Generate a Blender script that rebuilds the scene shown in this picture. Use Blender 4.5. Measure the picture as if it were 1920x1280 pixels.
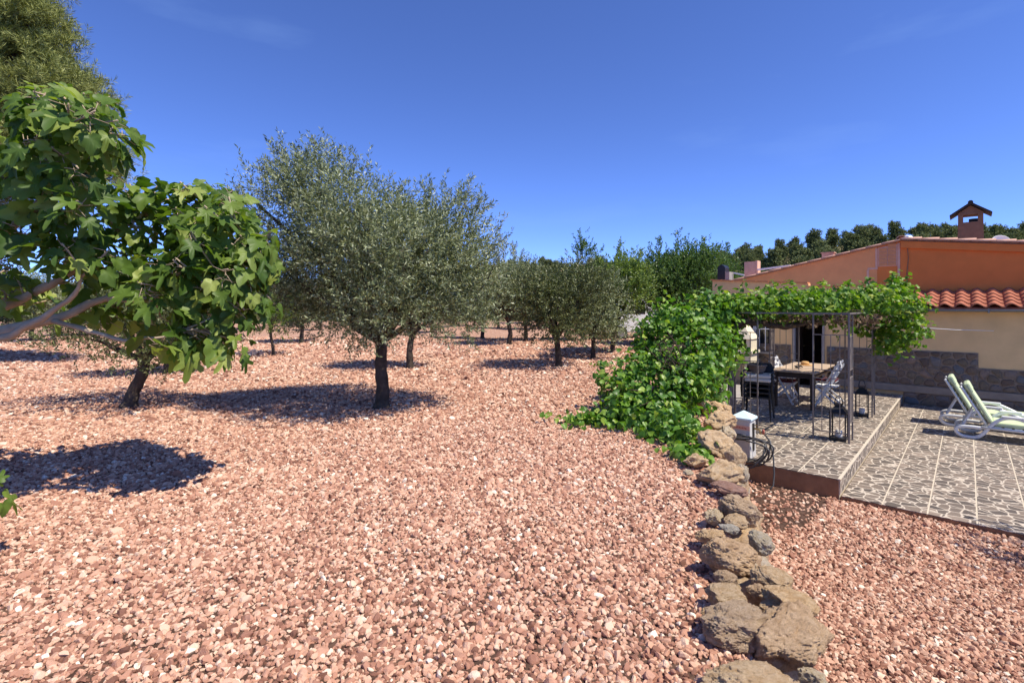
import bpy, bmesh, math, random
import numpy as np
from mathutils import Vector, Matrix, noise
random.seed(7); RG = np.random.default_rng(7)
for o in list(bpy.data.objects): bpy.data.objects.remove(o)
S = bpy.context.scene; COL = S.collection
# ------------------------------------------------------------------ camera, sky, sun, exposure
F, HZ, CZ = 950.0, 575.0, 1.6                 # focal length in photo pixels, horizon row, eye height
cd = bpy.data.cameras.new('camera'); cam = bpy.data.objects.new('camera', cd); COL.objects.link(cam)
cam.location = (0, 0, CZ); cam.rotation_euler = (math.radians(90), 0, 0)
cd.sensor_width = 36; cd.lens = 36*F/1920; cd.shift_y = -(640-HZ)/1920; cd.clip_start = .05; cd.clip_end = 3000
S.camera = cam
SUN = Vector((.85, -.53, 0)).normalized(); EL = math.radians(58)
SUN = Vector((SUN.x*math.cos(EL), SUN.y*math.cos(EL), math.sin(EL)))
W = bpy.data.worlds.new('World'); S.world = W; W.use_nodes = True
nt = W.node_tree; nt.nodes.clear()
sky = nt.nodes.new('ShaderNodeTexSky'); sky.sky_type = 'NISHITA'; sky.sun_disc = False
sky.sun_elevation = EL; sky.sun_rotation = math.atan2(SUN.x, SUN.y)
sky.altitude = 1500; sky.air_density = .6; sky.dust_density = 0; sky.ozone_density = 6.0
bg = nt.nodes.new('ShaderNodeBackground'); bg.inputs[1].default_value = .117
wo = nt.nodes.new('ShaderNodeOutputWorld')
tint = nt.nodes.new('ShaderNodeMix'); tint.data_type = 'RGBA'; tint.blend_type = 'MULTIPLY'; tint.inputs[0].default_value = 1
tint.inputs[7].default_value = (1.24, 1.34, 1.85, 1)
nt.links.new(sky.outputs[0], tint.inputs[6])
# thin cirrus, everywhere in the sky
tc = nt.nodes.new('ShaderNodeTexCoord'); mp = nt.nodes.new('ShaderNodeMapping'); mp.inputs['Scale'].default_value = (1.2, 1.6, 6)
nz = nt.nodes.new('ShaderNodeTexNoise'); nz.inputs['Scale'].default_value = 1.6; nz.inputs['Detail'].default_value = 6; nz.inputs['Roughness'].default_value = .55
rp = nt.nodes.new('ShaderNodeMapRange'); rp.inputs[1].default_value = .56; rp.inputs[2].default_value = .85; rp.inputs[3].default_value = 0; rp.inputs[4].default_value = .22
cm = nt.nodes.new('ShaderNodeMix'); cm.data_type = 'RGBA'; cm.inputs[7].default_value = (2.6, 4.2, 7.6, 1)
nt.links.new(tc.outputs['Generated'], mp.inputs[0]); nt.links.new(mp.outputs[0], nz.inputs[0]); nt.links.new(nz.outputs[0], rp.inputs[0])
nt.links.new(rp.outputs[0], cm.inputs[0]); nt.links.new(tint.outputs[2], cm.inputs[6]); nt.links.new(cm.outputs[2], bg.inputs[0])
nt.links.new(bg.outputs[0], wo.inputs[0])
sl = bpy.data.lights.new('sun', 'SUN'); sl.energy = 5.0; sl.angle = math.radians(.53); sl.color = (1, .93, .80)
so = bpy.data.objects.new('sun', sl); COL.objects.link(so); so.rotation_euler = SUN.to_track_quat('Z', 'Y').to_euler()
so.location = (20, -12, 40)
S.view_settings.view_transform = 'Standard'; S.view_settings.look = 'None'; S.view_settings.exposure = 0.36; S.view_settings.gamma = 1
S.render.engine = 'CYCLES'; S.render.resolution_x = 1024; S.render.resolution_y = 682
S.cycles.max_bounces = 6; S.cycles.transparent_max_bounces = 4; S.cycles.use_denoising = True

# ------------------------------------------------------------------ helpers
def PX(px, d, py=None):
    """photo column (and row) at depth d -> world point"""
    return Vector(((px-960)/F*d, d, CZ-(py-HZ)/F*d if py is not None else 0))
def GP(px, py, h=CZ):
    d = F*h/(py-HZ); return Vector(((px-960)/F*d, d, CZ-h))

def mat(name, rough=.8, spec=.3):
    m = bpy.data.materials.new(name); m.use_nodes = True
    b = m.node_tree.nodes['Principled BSDF']; b.inputs['Roughness'].default_value = rough; b.inputs['Specular IOR Level'].default_value = spec
    return m, m.node_tree, b
def ramp(t, fac, stops, interp='LINEAR'):
    r = t.nodes.new('ShaderNodeValToRGB'); r.color_ramp.interpolation = interp
    e = r.color_ramp.elements
    while len(e) < len(stops): e.new(.5)
    for i, (p, c) in enumerate(stops): e[i].position = p; e[i].color = (*c, 1)
    t.links.new(fac, r.inputs[0]); return r.outputs[0]
def tnoise(t, scale, detail=5, rough=.55, vec=None):
    n = t.nodes.new('ShaderNodeTexNoise'); n.inputs['Scale'].default_value = scale; n.inputs['Detail'].default_value = detail; n.inputs['Roughness'].default_value = rough
    if vec is not None: t.links.new(vec, n.inputs['Vector'])
    return n.outputs['Fac']
def objco(t):
    return t.nodes.new('ShaderNodeTexCoord').outputs['Object']
def geopos(t):
    return t.nodes.new('ShaderNodeNewGeometry').outputs['Position']
def mixc(t, fac, a, b, mode='MIX'):
    m = t.nodes.new('ShaderNodeMix'); m.data_type = 'RGBA'; m.blend_type = mode
    for s, v in ((0, fac), (6, a), (7, b)):
        if hasattr(v, 'is_output'): t.links.new(v, m.inputs[s])
        elif s == 0: m.inputs[0].default_value = v
        else: m.inputs[s].default_value = (*v, 1)
    return m.outputs[2]
def bump(t, b, h, strength=.4, dist=.02):
    n = t.nodes.new('ShaderNodeBump'); n.inputs['Strength'].default_value = strength; n.inputs['Distance'].default_value = dist
    t.links.new(h, n.inputs['Height']); t.links.new(n.outputs[0], b.inputs['Normal'])
def rnd(t):
    a = t.nodes.new('ShaderNodeObjectInfo').outputs['Random']; b = t.nodes.new('ShaderNodeNewGeometry').outputs['Random Per Island']
    s = t.nodes.new('ShaderNodeMath'); s.operation = 'ADD'; t.links.new(a, s.inputs[0]); t.links.new(b, s.inputs[1])
    f = t.nodes.new('ShaderNodeMath'); f.operation = 'FRACT'; t.links.new(s.outputs[0], f.inputs[0]); return f.outputs[0]

def plain(name, col, rough=.7, var=.25, scale=8, bmp=.15, spec=.3, metal=0, fine=60):
    m, t, b = mat(name, rough, spec); v = objco(t)
    n = tnoise(t, scale, 6, .6, v)
    c = ramp(t, n, [(.25, tuple(x*(1-var) for x in col)), (.75, tuple(min(1, x*(1+var)) for x in col))])
    t.links.new(c, b.inputs['Base Color']); b.inputs['Metallic'].default_value = metal
    if bmp: bump(t, b, tnoise(t, fine, 4, .6, v), bmp, .01)
    return m
def leafmat(name, stops, transl=.3, rough=.45, spec=.35, tcol=None):
    m, t, b = mat(name, rough, spec)
    c = ramp(t, rnd(t), stops); t.links.new(c, b.inputs['Base Color'])
    tr = t.nodes.new('ShaderNodeBsdfTranslucent'); k = mixc(t, 1.0, c, tcol or (1.5, 1.6, .6), 'MULTIPLY'); t.links.new(k, tr.inputs[0])
    mx = t.nodes.new('ShaderNodeMixShader'); mx.inputs[0].default_value = transl
    t.links.new(b.outputs[0], mx.inputs[1]); t.links.new(tr.outputs[0], mx.inputs[2])
    t.links.new(mx.outputs[0], t.nodes['Material Output'].inputs[0]); return m

class MB:
    def __init__(s): s.v = []; s.f = []
    def add(s, vs, fs):
        o = len(s.v); s.v += [tuple(p) for p in vs]; s.f += [tuple(i+o for i in f) for f in fs]; return s
    def box(s, x0, x1, y0, y1, z0, z1):
        return s.add([(x0,y0,z0),(x1,y0,z0),(x1,y1,z0),(x0,y1,z0),(x0,y0,z1),(x1,y0,z1),(x1,y1,z1),(x0,y1,z1)],
                     [(3,2,1,0),(4,5,6,7),(0,1,5,4),(1,2,6,5),(2,3,7,6),(3,0,4,7)])
    def prism(s, poly, a, b, f):
        """poly: 2-D outline (counter-clockwise), f(p, w) -> 3-D, extruded between w = a and b"""
        n = len(poly); vs = [f(p, a) for p in poly]+[f(p, b) for p in poly]
        return s.add(vs, [tuple(range(n-1, -1, -1)), tuple(range(n, 2*n))]+[(i, (i+1) % n, n+(i+1) % n, n+i) for i in range(n)])
    def tube(s, pts, r, n=6, cap=True, flat=1.0, up=(0, 0, 1)):
        pts = [Vector(p) for p in pts]; m = len(pts); rs = r if hasattr(r, '__len__') else [r]*m
        vs = []; ref = Vector(up)
        for i, p in enumerate(pts):
            t = (pts[min(i+1, m-1)]-pts[max(i-1, 0)])
            t = t.normalized() if t.length > 1e-9 else Vector((0, 0, 1))
            a = ref-t*ref.dot(t)
            if a.length < 1e-3: a = Vector((1, 0, 0))-t*t.x
            if a.length < 1e-3: a = Vector((0, 1, 0))-t*t.y
            a.normalize(); ref = a if flat == 1.0 else Vector(up); b = t.cross(a)
            for k in range(n):
                w = 2*math.pi*(k+.5)/n; vs.append(p+a*(math.cos(w)*rs[i])+b*(math.sin(w)*rs[i]*flat))
        fs = [(i*n+k, i*n+(k+1) % n, (i+1)*n+(k+1) % n, (i+1)*n+k) for i in range(m-1) for k in range(n)]
        if cap: fs += [tuple(range(n-1, -1, -1)), tuple((m-1)*n+k for k in range(n))]
        return s.add(vs, fs)
    def bar(s, a, b, w, h=None, up=(0, 0, 1)):
        """square bar from a to b"""
        h = h or w; r = w/math.sqrt(2)
        return s.tube([a, b], r, 4, True, h/w, up)
    def lathe(s, prof, n=16, c=(0, 0, 0)):
        vs = [(c[0]+r*math.cos(2*math.pi*k/n), c[1]+r*math.sin(2*math.pi*k/n), c[2]+z) for r, z in prof for k in range(n)]
        fs = [(i*n+k, i*n+(k+1) % n, (i+1)*n+(k+1) % n, (i+1)*n+k) for i in range(len(prof)-1) for k in range(n)]
        fs += [tuple(range(n-1, -1, -1)), tuple((len(prof)-1)*n+k for k in range(n))]
        return s.add(vs, fs)
    def mesh(s, name, smooth=False):
        me = bpy.data.meshes.new(name); me.from_pydata(s.v, [], s.f); me.update()
        if smooth: me.polygons.foreach_set('use_smooth', [True]*len(me.polygons))
        return me
def npmesh(name, V, Fq, smooth=False):
    me = bpy.data.meshes.new(name); V = np.asarray(V, np.float32).reshape(-1, 3); Fq = np.asarray(Fq, np.int32); k = Fq.shape[1]; n = len(Fq)
    me.vertices.add(len(V)); me.vertices.foreach_set('co', V.ravel())
    me.loops.add(n*k); me.loops.foreach_set('vertex_index', Fq.ravel())
    me.polygons.add(n); me.polygons.foreach_set('loop_start', np.arange(0, n*k, k, dtype=np.int32))
    if smooth: me.polygons.foreach_set('use_smooth', np.ones(n, bool))
    me.update(calc_edges=True); return me

def link(name, data, m=None, parent=None, loc=None, rotz=None, kind=None, bevel=0):
    o = bpy.data.objects.new(name, data); COL.objects.link(o)
    if m is not None and data is not None and not data.materials: data.materials.append(m)
    if parent is not None: o.parent = parent
    if loc is not None: o.location = loc
    if rotz is not None: o.rotation_euler = (0, 0, rotz)
    if kind: o['kind'] = kind
    if bevel:
        b = o.modifiers.new('bevel', 'BEVEL'); b.width = bevel; b.segments = 2; b.limit_method = 'ANGLE'
    return o
def thing(name, label, cat, loc=(0, 0, 0), rotz=0, group=None, data=None, m=None):
    o = link(name, data, m, None, loc, rotz); o['label'] = label; o['category'] = cat
    if group: o['group'] = group
    return o
def part(name, mb, m, parent, smooth=False, bevel=0, kind=None, loc=None):
    return link(name, mb.mesh(name, smooth) if isinstance(mb, MB) else mb, m, parent, loc, None, kind, bevel)
def kids(o): return [c for c in bpy.data.objects if c.parent == o]
def copytree(o, parent=None):
    c = o.copy(); COL.objects.link(c); c.parent = parent
    for ch in list(o.children): copytree(ch, c)
    return c

# patio frame: origin at the corner of the raised platform, u along the house front, r towards the house
UX = Vector((.7433, -.6690, 0)); RX = Vector((.6690, .7433, 0)); PA = math.atan2(UX.y, UX.x); C0 = Vector((3.89, 6.03, 0))
def HP(u, r, z=0): return C0+UX*u+RX*r+Vector((0, 0, z))
ZP, ZL = -.45, -.64                            # platform and lower terrace tops
WR = 7.76                                      # house front wall

# ------------------------------------------------------------------ materials
M = {}
M['white_plastic'] = plain('white_plastic', (.74, .74, .72), .35, .06, 5, .03, .45)
M['iron'] = plain('dark_iron', (.19, .16, .145), .5, .35, 14, .2, .4)
M['black_metal'] = plain('black_metal', (.018, .018, .02), .45, .4, 10, .1, .4)
M['glass_dark'] = plain('dark_glass', (.02, .022, .024), .08, .2, 4, 0, .6)
M['cushion'] = plain('green_cushion', (.52, .60, .38), .85, .10, 6, .25, .2)
M['tan_wall'] = plain('tan_render', (.78, .52, .26), .9, .09, 3, .35, .15, fine=90)
M['orange_wall'] = plain('orange_render', (.76, .225, .06), .9, .08, 3, .35, .15, fine=90)
M['pale_wall'] = plain('pale_salmon_render', (.86, .37, .15), .9, .10, 3, .35, .15, fine=90)  # paler, pinker tone for the left half of the gable
M['pink_mortar'] = plain('pink_mortar', (.72, .42, .30), .9, .15, 12, .3)
M['block'] = plain('hollow_block', (.66, .29, .13), .9, .15, 12, .3)
M['concrete'] = plain('concrete', (.34, .31, .28), .9, .2, 6, .4)
M['plinth'] = plain('plinth_render', (.30, .24, .185), .9, .2, 5, .4)
M['brown_face'] = plain('brown_concrete_edge', (.28, .155, .085), .9, .35, 5, .5)
M['roof_tile'] = plain('terracotta_tile', (.40, .135, .075), .8, .5, 6, .3)
M['verge_tile'] = plain('weathered_terracotta', (.52, .30, .22), .85, .25, 8, .3)
M['orange_tile'] = plain('orange_clay_tile', (.62, .25, .11), .8, .2, 8, .3)
M['chimney'] = plain('chimney_render', (.19, .11, .072), .9, .2, 6, .4)
M['dark_tile'] = plain('sooty_tile', (.035, .028, .026), .8, .4, 8, .3)
M['gutter'] = plain('grey_gutter', (.20, .195, .20), .45, .15, 5, .05, .4)
M['cream'] = plain('cream_masonry', (.68, .60, .44), .85, .10, 5, .3)
M['wood_top'] = plain('weathered_wood', (.46, .34, .23), .75, .25, 5, .2)
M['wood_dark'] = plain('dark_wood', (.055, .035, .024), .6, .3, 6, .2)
M['red_cloth'] = plain('dark_red_cloth', (.14, .022, .025), .9, .2, 8, .2)
M['straw'] = plain('straw', (.58, .34, .13), .85, .25, 20, .4)
M['terracotta_pot'] = plain('grey_pot', (.16, .13, .115), .8, .2, 8, .3)
M['pale_cloth'] = plain('pale_cloth', (.66, .63, .58), .9, .1, 8, .2)
M['rubber'] = plain('grey_hose', (.06, .06, .063), .45, .3, 8, .05, .4)
M['post'] = plain('painted_concrete_post', (.52, .50, .47), .85, .12, 7, .35)
M['cap'] = plain('pale_blue_cap', (.60, .74, .76), .8, .1, 7, .25)
M['red_band'] = plain('red_tape', (.52, .15, .10), .7, .3, 30, .05)
M['brass'] = plain('brass', (.35, .24, .10), .4, .2, 10, .05, .5, .8)
M['bark_dark'] = plain('dark_bark', (.085, .065, .050), .95, .5, 9, 1.0, .1, fine=28)
M['bark_fig'] = plain('pale_fig_bark', (.44, .34, .235), .9, .3, 7, .6, .1, fine=30)
M['bark_vine'] = plain('vine_bark', (.085, .062, .048), .95, .45, 12, .9, .1, fine=40)
M['car_white'] = plain('white_paint', (.75, .75, .75), .25, .03, 3, 0, .5)
M['white_paint'] = plain('white_gloss', (.78, .78, .77), .4, .05, 4, .05, .4)
M['tyre'] = plain('tyre_rubber', (.02, .02, .02), .8, .2, 8, .1)
M['olive'] = leafmat('olive_leaf', [(0, (.080, .105, .045)), (.4, (.185, .220, .105)), (.75, (.31, .345, .185)), (1, (.52, .55, .36))], .22, .45, .35, (1.2, 1.25, .7))
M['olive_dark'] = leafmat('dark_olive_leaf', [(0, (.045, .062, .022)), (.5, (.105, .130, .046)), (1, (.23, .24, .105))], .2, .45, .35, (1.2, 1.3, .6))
M['almond'] = leafmat('almond_leaf', [(0, (.070, .125, .026)), (.5, (.150, .220, .050)), (1, (.28, .35, .095))], .28, .45, .35)
M['almond_deep'] = leafmat('deep_green_leaf', [(0, (.034, .080, .020)), (.5, (.075, .140, .036)), (1, (.16, .235, .068))], .25, .45, .3)
M['fig'] = leafmat('fig_leaf', [(0, (.060, .115, .018)), (.5, (.115, .185, .030)), (.85, (.20, .27, .050)), (1, (.33, .38, .09))], .34, .48, .3, (1.5, 1.7, .45))
M['vine'] = leafmat('vine_leaf', [(0, (.075, .165, .018)), (.5, (.13, .245, .028)), (.85, (.22, .33, .045)), (1, (.36, .40, .07))], .38, .45, .35, (1.35, 1.5, .4))
M['climber'] = leafmat('climber_leaf', [(0, (.055, .14, .018)), (.5, (.11, .235, .028)), (.85, (.20, .33, .045)), (1, (.34, .43, .08))], .32, .42, .4, (1.4, 1.6, .4))
M['dry'] = leafmat('dry_leaf', [(0, (.07, .045, .03)), (1, (.22, .15, .09))], .1, .8, .1, (1, 1, 1))
M['pine'] = leafmat('pine_needles', [(0, (.11, .135, .040)), (.5, (.24, .265, .080)), (1, (.40, .41, .14))], .15, .6, .2, (1.2, 1.3, .6))
M['hill_pine'] = leafmat('hill_pine_needles', [(0, (.070, .095, .036)), (.5, (.160, .190, .072)), (1, (.28, .29, .125))], .12, .7, .15, (1.1, 1.2, .7))
M['scrub'] = leafmat('scrub_leaf', [(0, (.035, .052, .020)), (.5, (.085, .105, .040)), (1, (.19, .185, .085))], .15, .7, .15, (1.1, 1.2, .7))

def gravel_mats():
    m, t, b = mat('gravel_stone', .85, .2)
    c = ramp(t, rnd(t), [(0, (.14, .068, .048)), (.12, (.29, .145, .10)), (.4, (.43, .240, .168)), (.7, (.53, .335, .240)), (.95, (.62, .455, .345)), (1, (.76, .69, .59))])
    v = objco(t); n = tnoise(t, 3, 4, .6, v); c2 = mixc(t, n, c, mixc(t, 1.0, c, (1.25, 1.15, 1.05), 'MULTIPLY'))
    t.links.new(c2, b.inputs['Base Color']); bump(t, b, tnoise(t, 6, 4, .6, v), .25, .1); M['gravel'] = m
    m, t, b = mat('gravel_ground', .95, .1); p = geopos(t)
    vo = t.nodes.new('ShaderNodeTexVoronoi'); vo.inputs['Scale'].default_value = 20; t.links.new(p, vo.inputs['Vector'])
    sep = t.nodes.new('ShaderNodeSeparateColor'); t.links.new(vo.outputs['Color'], sep.inputs[0])
    c = ramp(t, sep.outputs[0], [(0, (.24, .12, .085)), (.35, (.42, .235, .165)), (.8, (.52, .33, .24)), (1, (.64, .48, .38))])
    big = tnoise(t, .35, 4, .6, p); c = mixc(t, big, mixc(t, 1.0, c, (.88, .86, .84), 'MULTIPLY'), mixc(t, 1.0, c, (1.08, 1.05, 1.0), 'MULTIPLY'))
    xyz = t.nodes.new('ShaderNodeSeparateXYZ'); t.links.new(p, xyz.inputs[0]); mr = t.nodes.new('ShaderNodeMapRange'); mr.inputs[1].default_value = 15; mr.inputs[2].default_value = 26; t.links.new(xyz.outputs[1], mr.inputs[0])
    soil = ramp(t, tnoise(t, 5, 6, .65, p), [(.3, (.055, .032, .024)), (.7, (.12, .07, .05))])   # bare soil under the loose stones
    c = mixc(t, mr.outputs[0], soil, c)
    t.links.new(c, b.inputs['Base Color']); bump(t, b, vo.outputs['Distance'], .8, .03); M['ground'] = m
    m, t, b = mat('hill_soil', .95, .1); p = geopos(t)
    c = ramp(t, tnoise(t, .5, 6, .65, p), [(.3, (.10, .105, .045)), (.5, (.16, .14, .07)), (.7, (.30, .225, .14))])
    t.links.new(c, b.inputs['Base Color']); M['hill'] = m
gravel_mats()
def rock_mat(name, a, bcol, dark):
    m, t, b = mat(name, .92, .15); v = objco(t)
    n1 = tnoise(t, 3.2, 8, .7, v); c = ramp(t, n1, [(.30, dark), (.43, a), (.58, bcol), (.8, tuple(min(1, x*1.22) for x in bcol))])
    n2 = tnoise(t, 16, 6, .7, v); c = mixc(t, ramp(t, n2, [(.52, (0, 0, 0)), (.68, (.5, .5, .5))]), c, tuple(x*.75 for x in dark))
    c = mixc(t, rnd(t), c, mixc(t, 1.0, c, (1.18, 1.10, .98), 'MULTIPLY'))
    t.links.new(c, b.inputs['Base Color'])
    s = t.nodes.new('ShaderNodeMath'); s.operation = 'ADD'; t.links.new(tnoise(t, 22, 8, .7, v), s.inputs[0]); t.links.new(tnoise(t, 70, 4, .7, v), s.inputs[1])
    bump(t, b, s.outputs[0], .8, .035); return m
M['rock'] = rock_mat('ochre_limestone', (.66, .46, .27), (.78, .60, .40), (.44, .29, .17))
M['rock_dark'] = rock_mat('brown_limestone', (.58, .41, .265), (.72, .54, .37), (.34, .22, .135))
M['rock_pale'] = rock_mat('pale_limestone', (.64, .52, .35), (.72, .63, .50), (.44, .33, .20))
M['rock_pink'] = rock_mat('pink_sandstone', (.42, .24, .18), (.50, .32, .26), (.28, .15, .11))
M['rock_white'] = rock_mat('grey_limestone', (.48, .46, .42), (.58, .56, .53), (.26, .24, .22))

def tile_mat():
    m, t, b = mat('printed_paving_tile', .55, .3); p = geopos(t)
    mp = t.nodes.new('ShaderNodeMapping'); mp.inputs['Rotation'].default_value = (0, 0, -PA); t.links.new(p, mp.inputs[0])
    w = t.nodes.new('ShaderNodeTexNoise'); w.inputs['Scale'].default_value = 9; w.inputs['Detail'].default_value = 3; t.links.new(mp.outputs[0], w.inputs['Vector'])
    off = mixc(t, .06, mp.outputs[0], w.outputs['Color'], 'ADD')
    vo = t.nodes.new('ShaderNodeTexVoronoi'); vo.inputs['Scale'].default_value = 8.0; vo.inputs['Randomness'].default_value = .85; t.links.new(off, vo.inputs['Vector'])
    ve = t.nodes.new('ShaderNodeTexVoronoi'); ve.feature = 'DISTANCE_TO_EDGE'; ve.inputs['Scale'].default_value = 8.0; ve.inputs['Randomness'].default_value = .85; t.links.new(off, ve.inputs['Vector'])
    sep = t.nodes.new('ShaderNodeSeparateColor'); t.links.new(vo.outputs['Color'], sep.inputs[0])
    c = ramp(t, sep.outputs[0], [(0, (.115, .095, .08)), (.35, (.165, .133, .108)), (.7, (.235, .185, .145)), (1, (.32, .25, .195))])
    c = mixc(t, tnoise(t, 40, 4, .6, p), c, mixc(t, 1.0, c, (.75, .74, .72), 'MULTIPLY'))
    k = ramp(t, ve.outputs['Distance'], [(.03, (1, 1, 1)), (.07, (0, 0, 0))])
    c = mixc(t, k, c, (.57, .485, .385)); t.links.new(c, b.inputs['Base Color'])
    return m
M['tile'] = tile_mat()
M['grout'] = plain('cream_grout', (.56, .48, .37), .9, .12, 10, .2)

def dado_mat():
    m, t, b = mat('dado_stone', .9, .15); v = objco(t)
    c = ramp(t, rnd(t), [(0, (.13, .095, .075)), (.3, (.19, .135, .10)), (.55, (.17, .14, .10)), (.75, (.24, .18, .135)), (.9, (.15, .155, .16)), (1, (.28, .20, .15))])
    n = tnoise(t, 14, 7, .65, v); c = mixc(t, n, mixc(t, 1.0, c, (.65, .63, .6), 'MULTIPLY'), mixc(t, 1.0, c, (1.3, 1.3, 1.3), 'MULTIPLY'))
    t.links.new(c, b.inputs['Base Color']); bump(t, b, n, .7, .03); return m
M['dado'] = dado_mat()
M['dado_mortar'] = plain('dado_mortar', (.25, .19, .145), .95, .2, 10, .4)

# ------------------------------------------------------------------ ground
WALL = [(.2, -3), (.75, 1.0), (1.10, 2.25), (1.36, 3.06), (1.80, 4.19), (2.40, 5.8), (2.92, 7.4), (3.5, 9.4), (4.35, 11.8), (5.4, 14.4), (6.6, 18), (6.9, 30), (6.9, 60)]
WY = np.array([p[1] for p in WALL]); WX = np.array([p[0] for p in WALL])
def sm(a, b, x): t = np.clip((x-a)/(b-a), 0, 1); return t*t*(3-2*t)
def wallx(y): return np.interp(y, WY, WX)
def zlow(y): return -.34-.36*sm(1.8, 4.8, y)
def und(x, y):
    return .018*np.sin(x*1.3+.5*y)+.014*np.sin(y*1.9-x*.7)+.01*np.sin(3.1*x+2.3*y)
def ground_z(x, y):
    s = x-wallx(y); k = sm(-.05, .20, s); far = sm(24, 34, y)
    return (und(x, y)*(1-k)+zlow(y)*k+.25*und(x, y)*k)*(1-far*k)
def nonuni(lo, hi, f0, f1, fine, steps):
    a = [f0]; st = fine
    while a[-1] > lo: st *= steps; a.append(a[-1]-st)
    b = [f1]; st = fine
    while b[-1] < hi: st *= steps; b.append(b[-1]+st)
    return np.array(a[::-1]+list(np.arange(f0+fine, f1, fine))+b)
gx = nonuni(-900, 900, -7, 8, .11, 1.25); gy = nonuni(-60, 1600, 0, 14, .14, 1.2)
XX, YY = np.meshgrid(gx, gy); ZZ = ground_z(XX, YY); nx, ny = len(gx), len(gy)
I = np.arange(nx*ny).reshape(ny, nx)
link('ground', npmesh('ground', np.stack([XX, YY, ZZ], -1), np.stack([I[:-1, :-1], I[:-1, 1:], I[1:, 1:], I[1:, :-1]], -1).reshape(-1, 4), True), M['ground'], kind='structure')

# hill beyond the orchard: ridge height read along the skyline
def ridge_row(px): return np.interp(px, [-900, 0, 600, 900, 1100, 1300, 1400, 1480, 1600, 1700, 1920, 2300, 2900], [560, 552, 535, 507, 506, 505, 498, 478, 461, 452, 462, 470, 500])
HD = 105.0
def hill_z(x, y):
    px = 960+x/HD*F; top = CZ+(HZ-ridge_row(px))/F*HD
    return -.6+(top+.6)*sm(48, HD, y)*(1-.35*sm(HD+5, HD+60, y))+.5*np.sin(x*.21+y*.13)*sm(50, 75, y)
hx = np.linspace(-230, 260, 120); hy = np.concatenate([np.linspace(46, 110, 40), np.linspace(114, 190, 12)])
XX, YY = np.meshgrid(hx, hy); I = np.arange(XX.size).reshape(XX.shape)
link('hillside', npmesh('hillside', np.stack([XX, YY, hill_z(XX, YY)], -1), np.stack([I[:-1, :-1], I[:-1, 1:], I[1:, 1:], I[1:, :-1]], -1).reshape(-1, 4), True), M['hill'], kind='structure')

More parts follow.
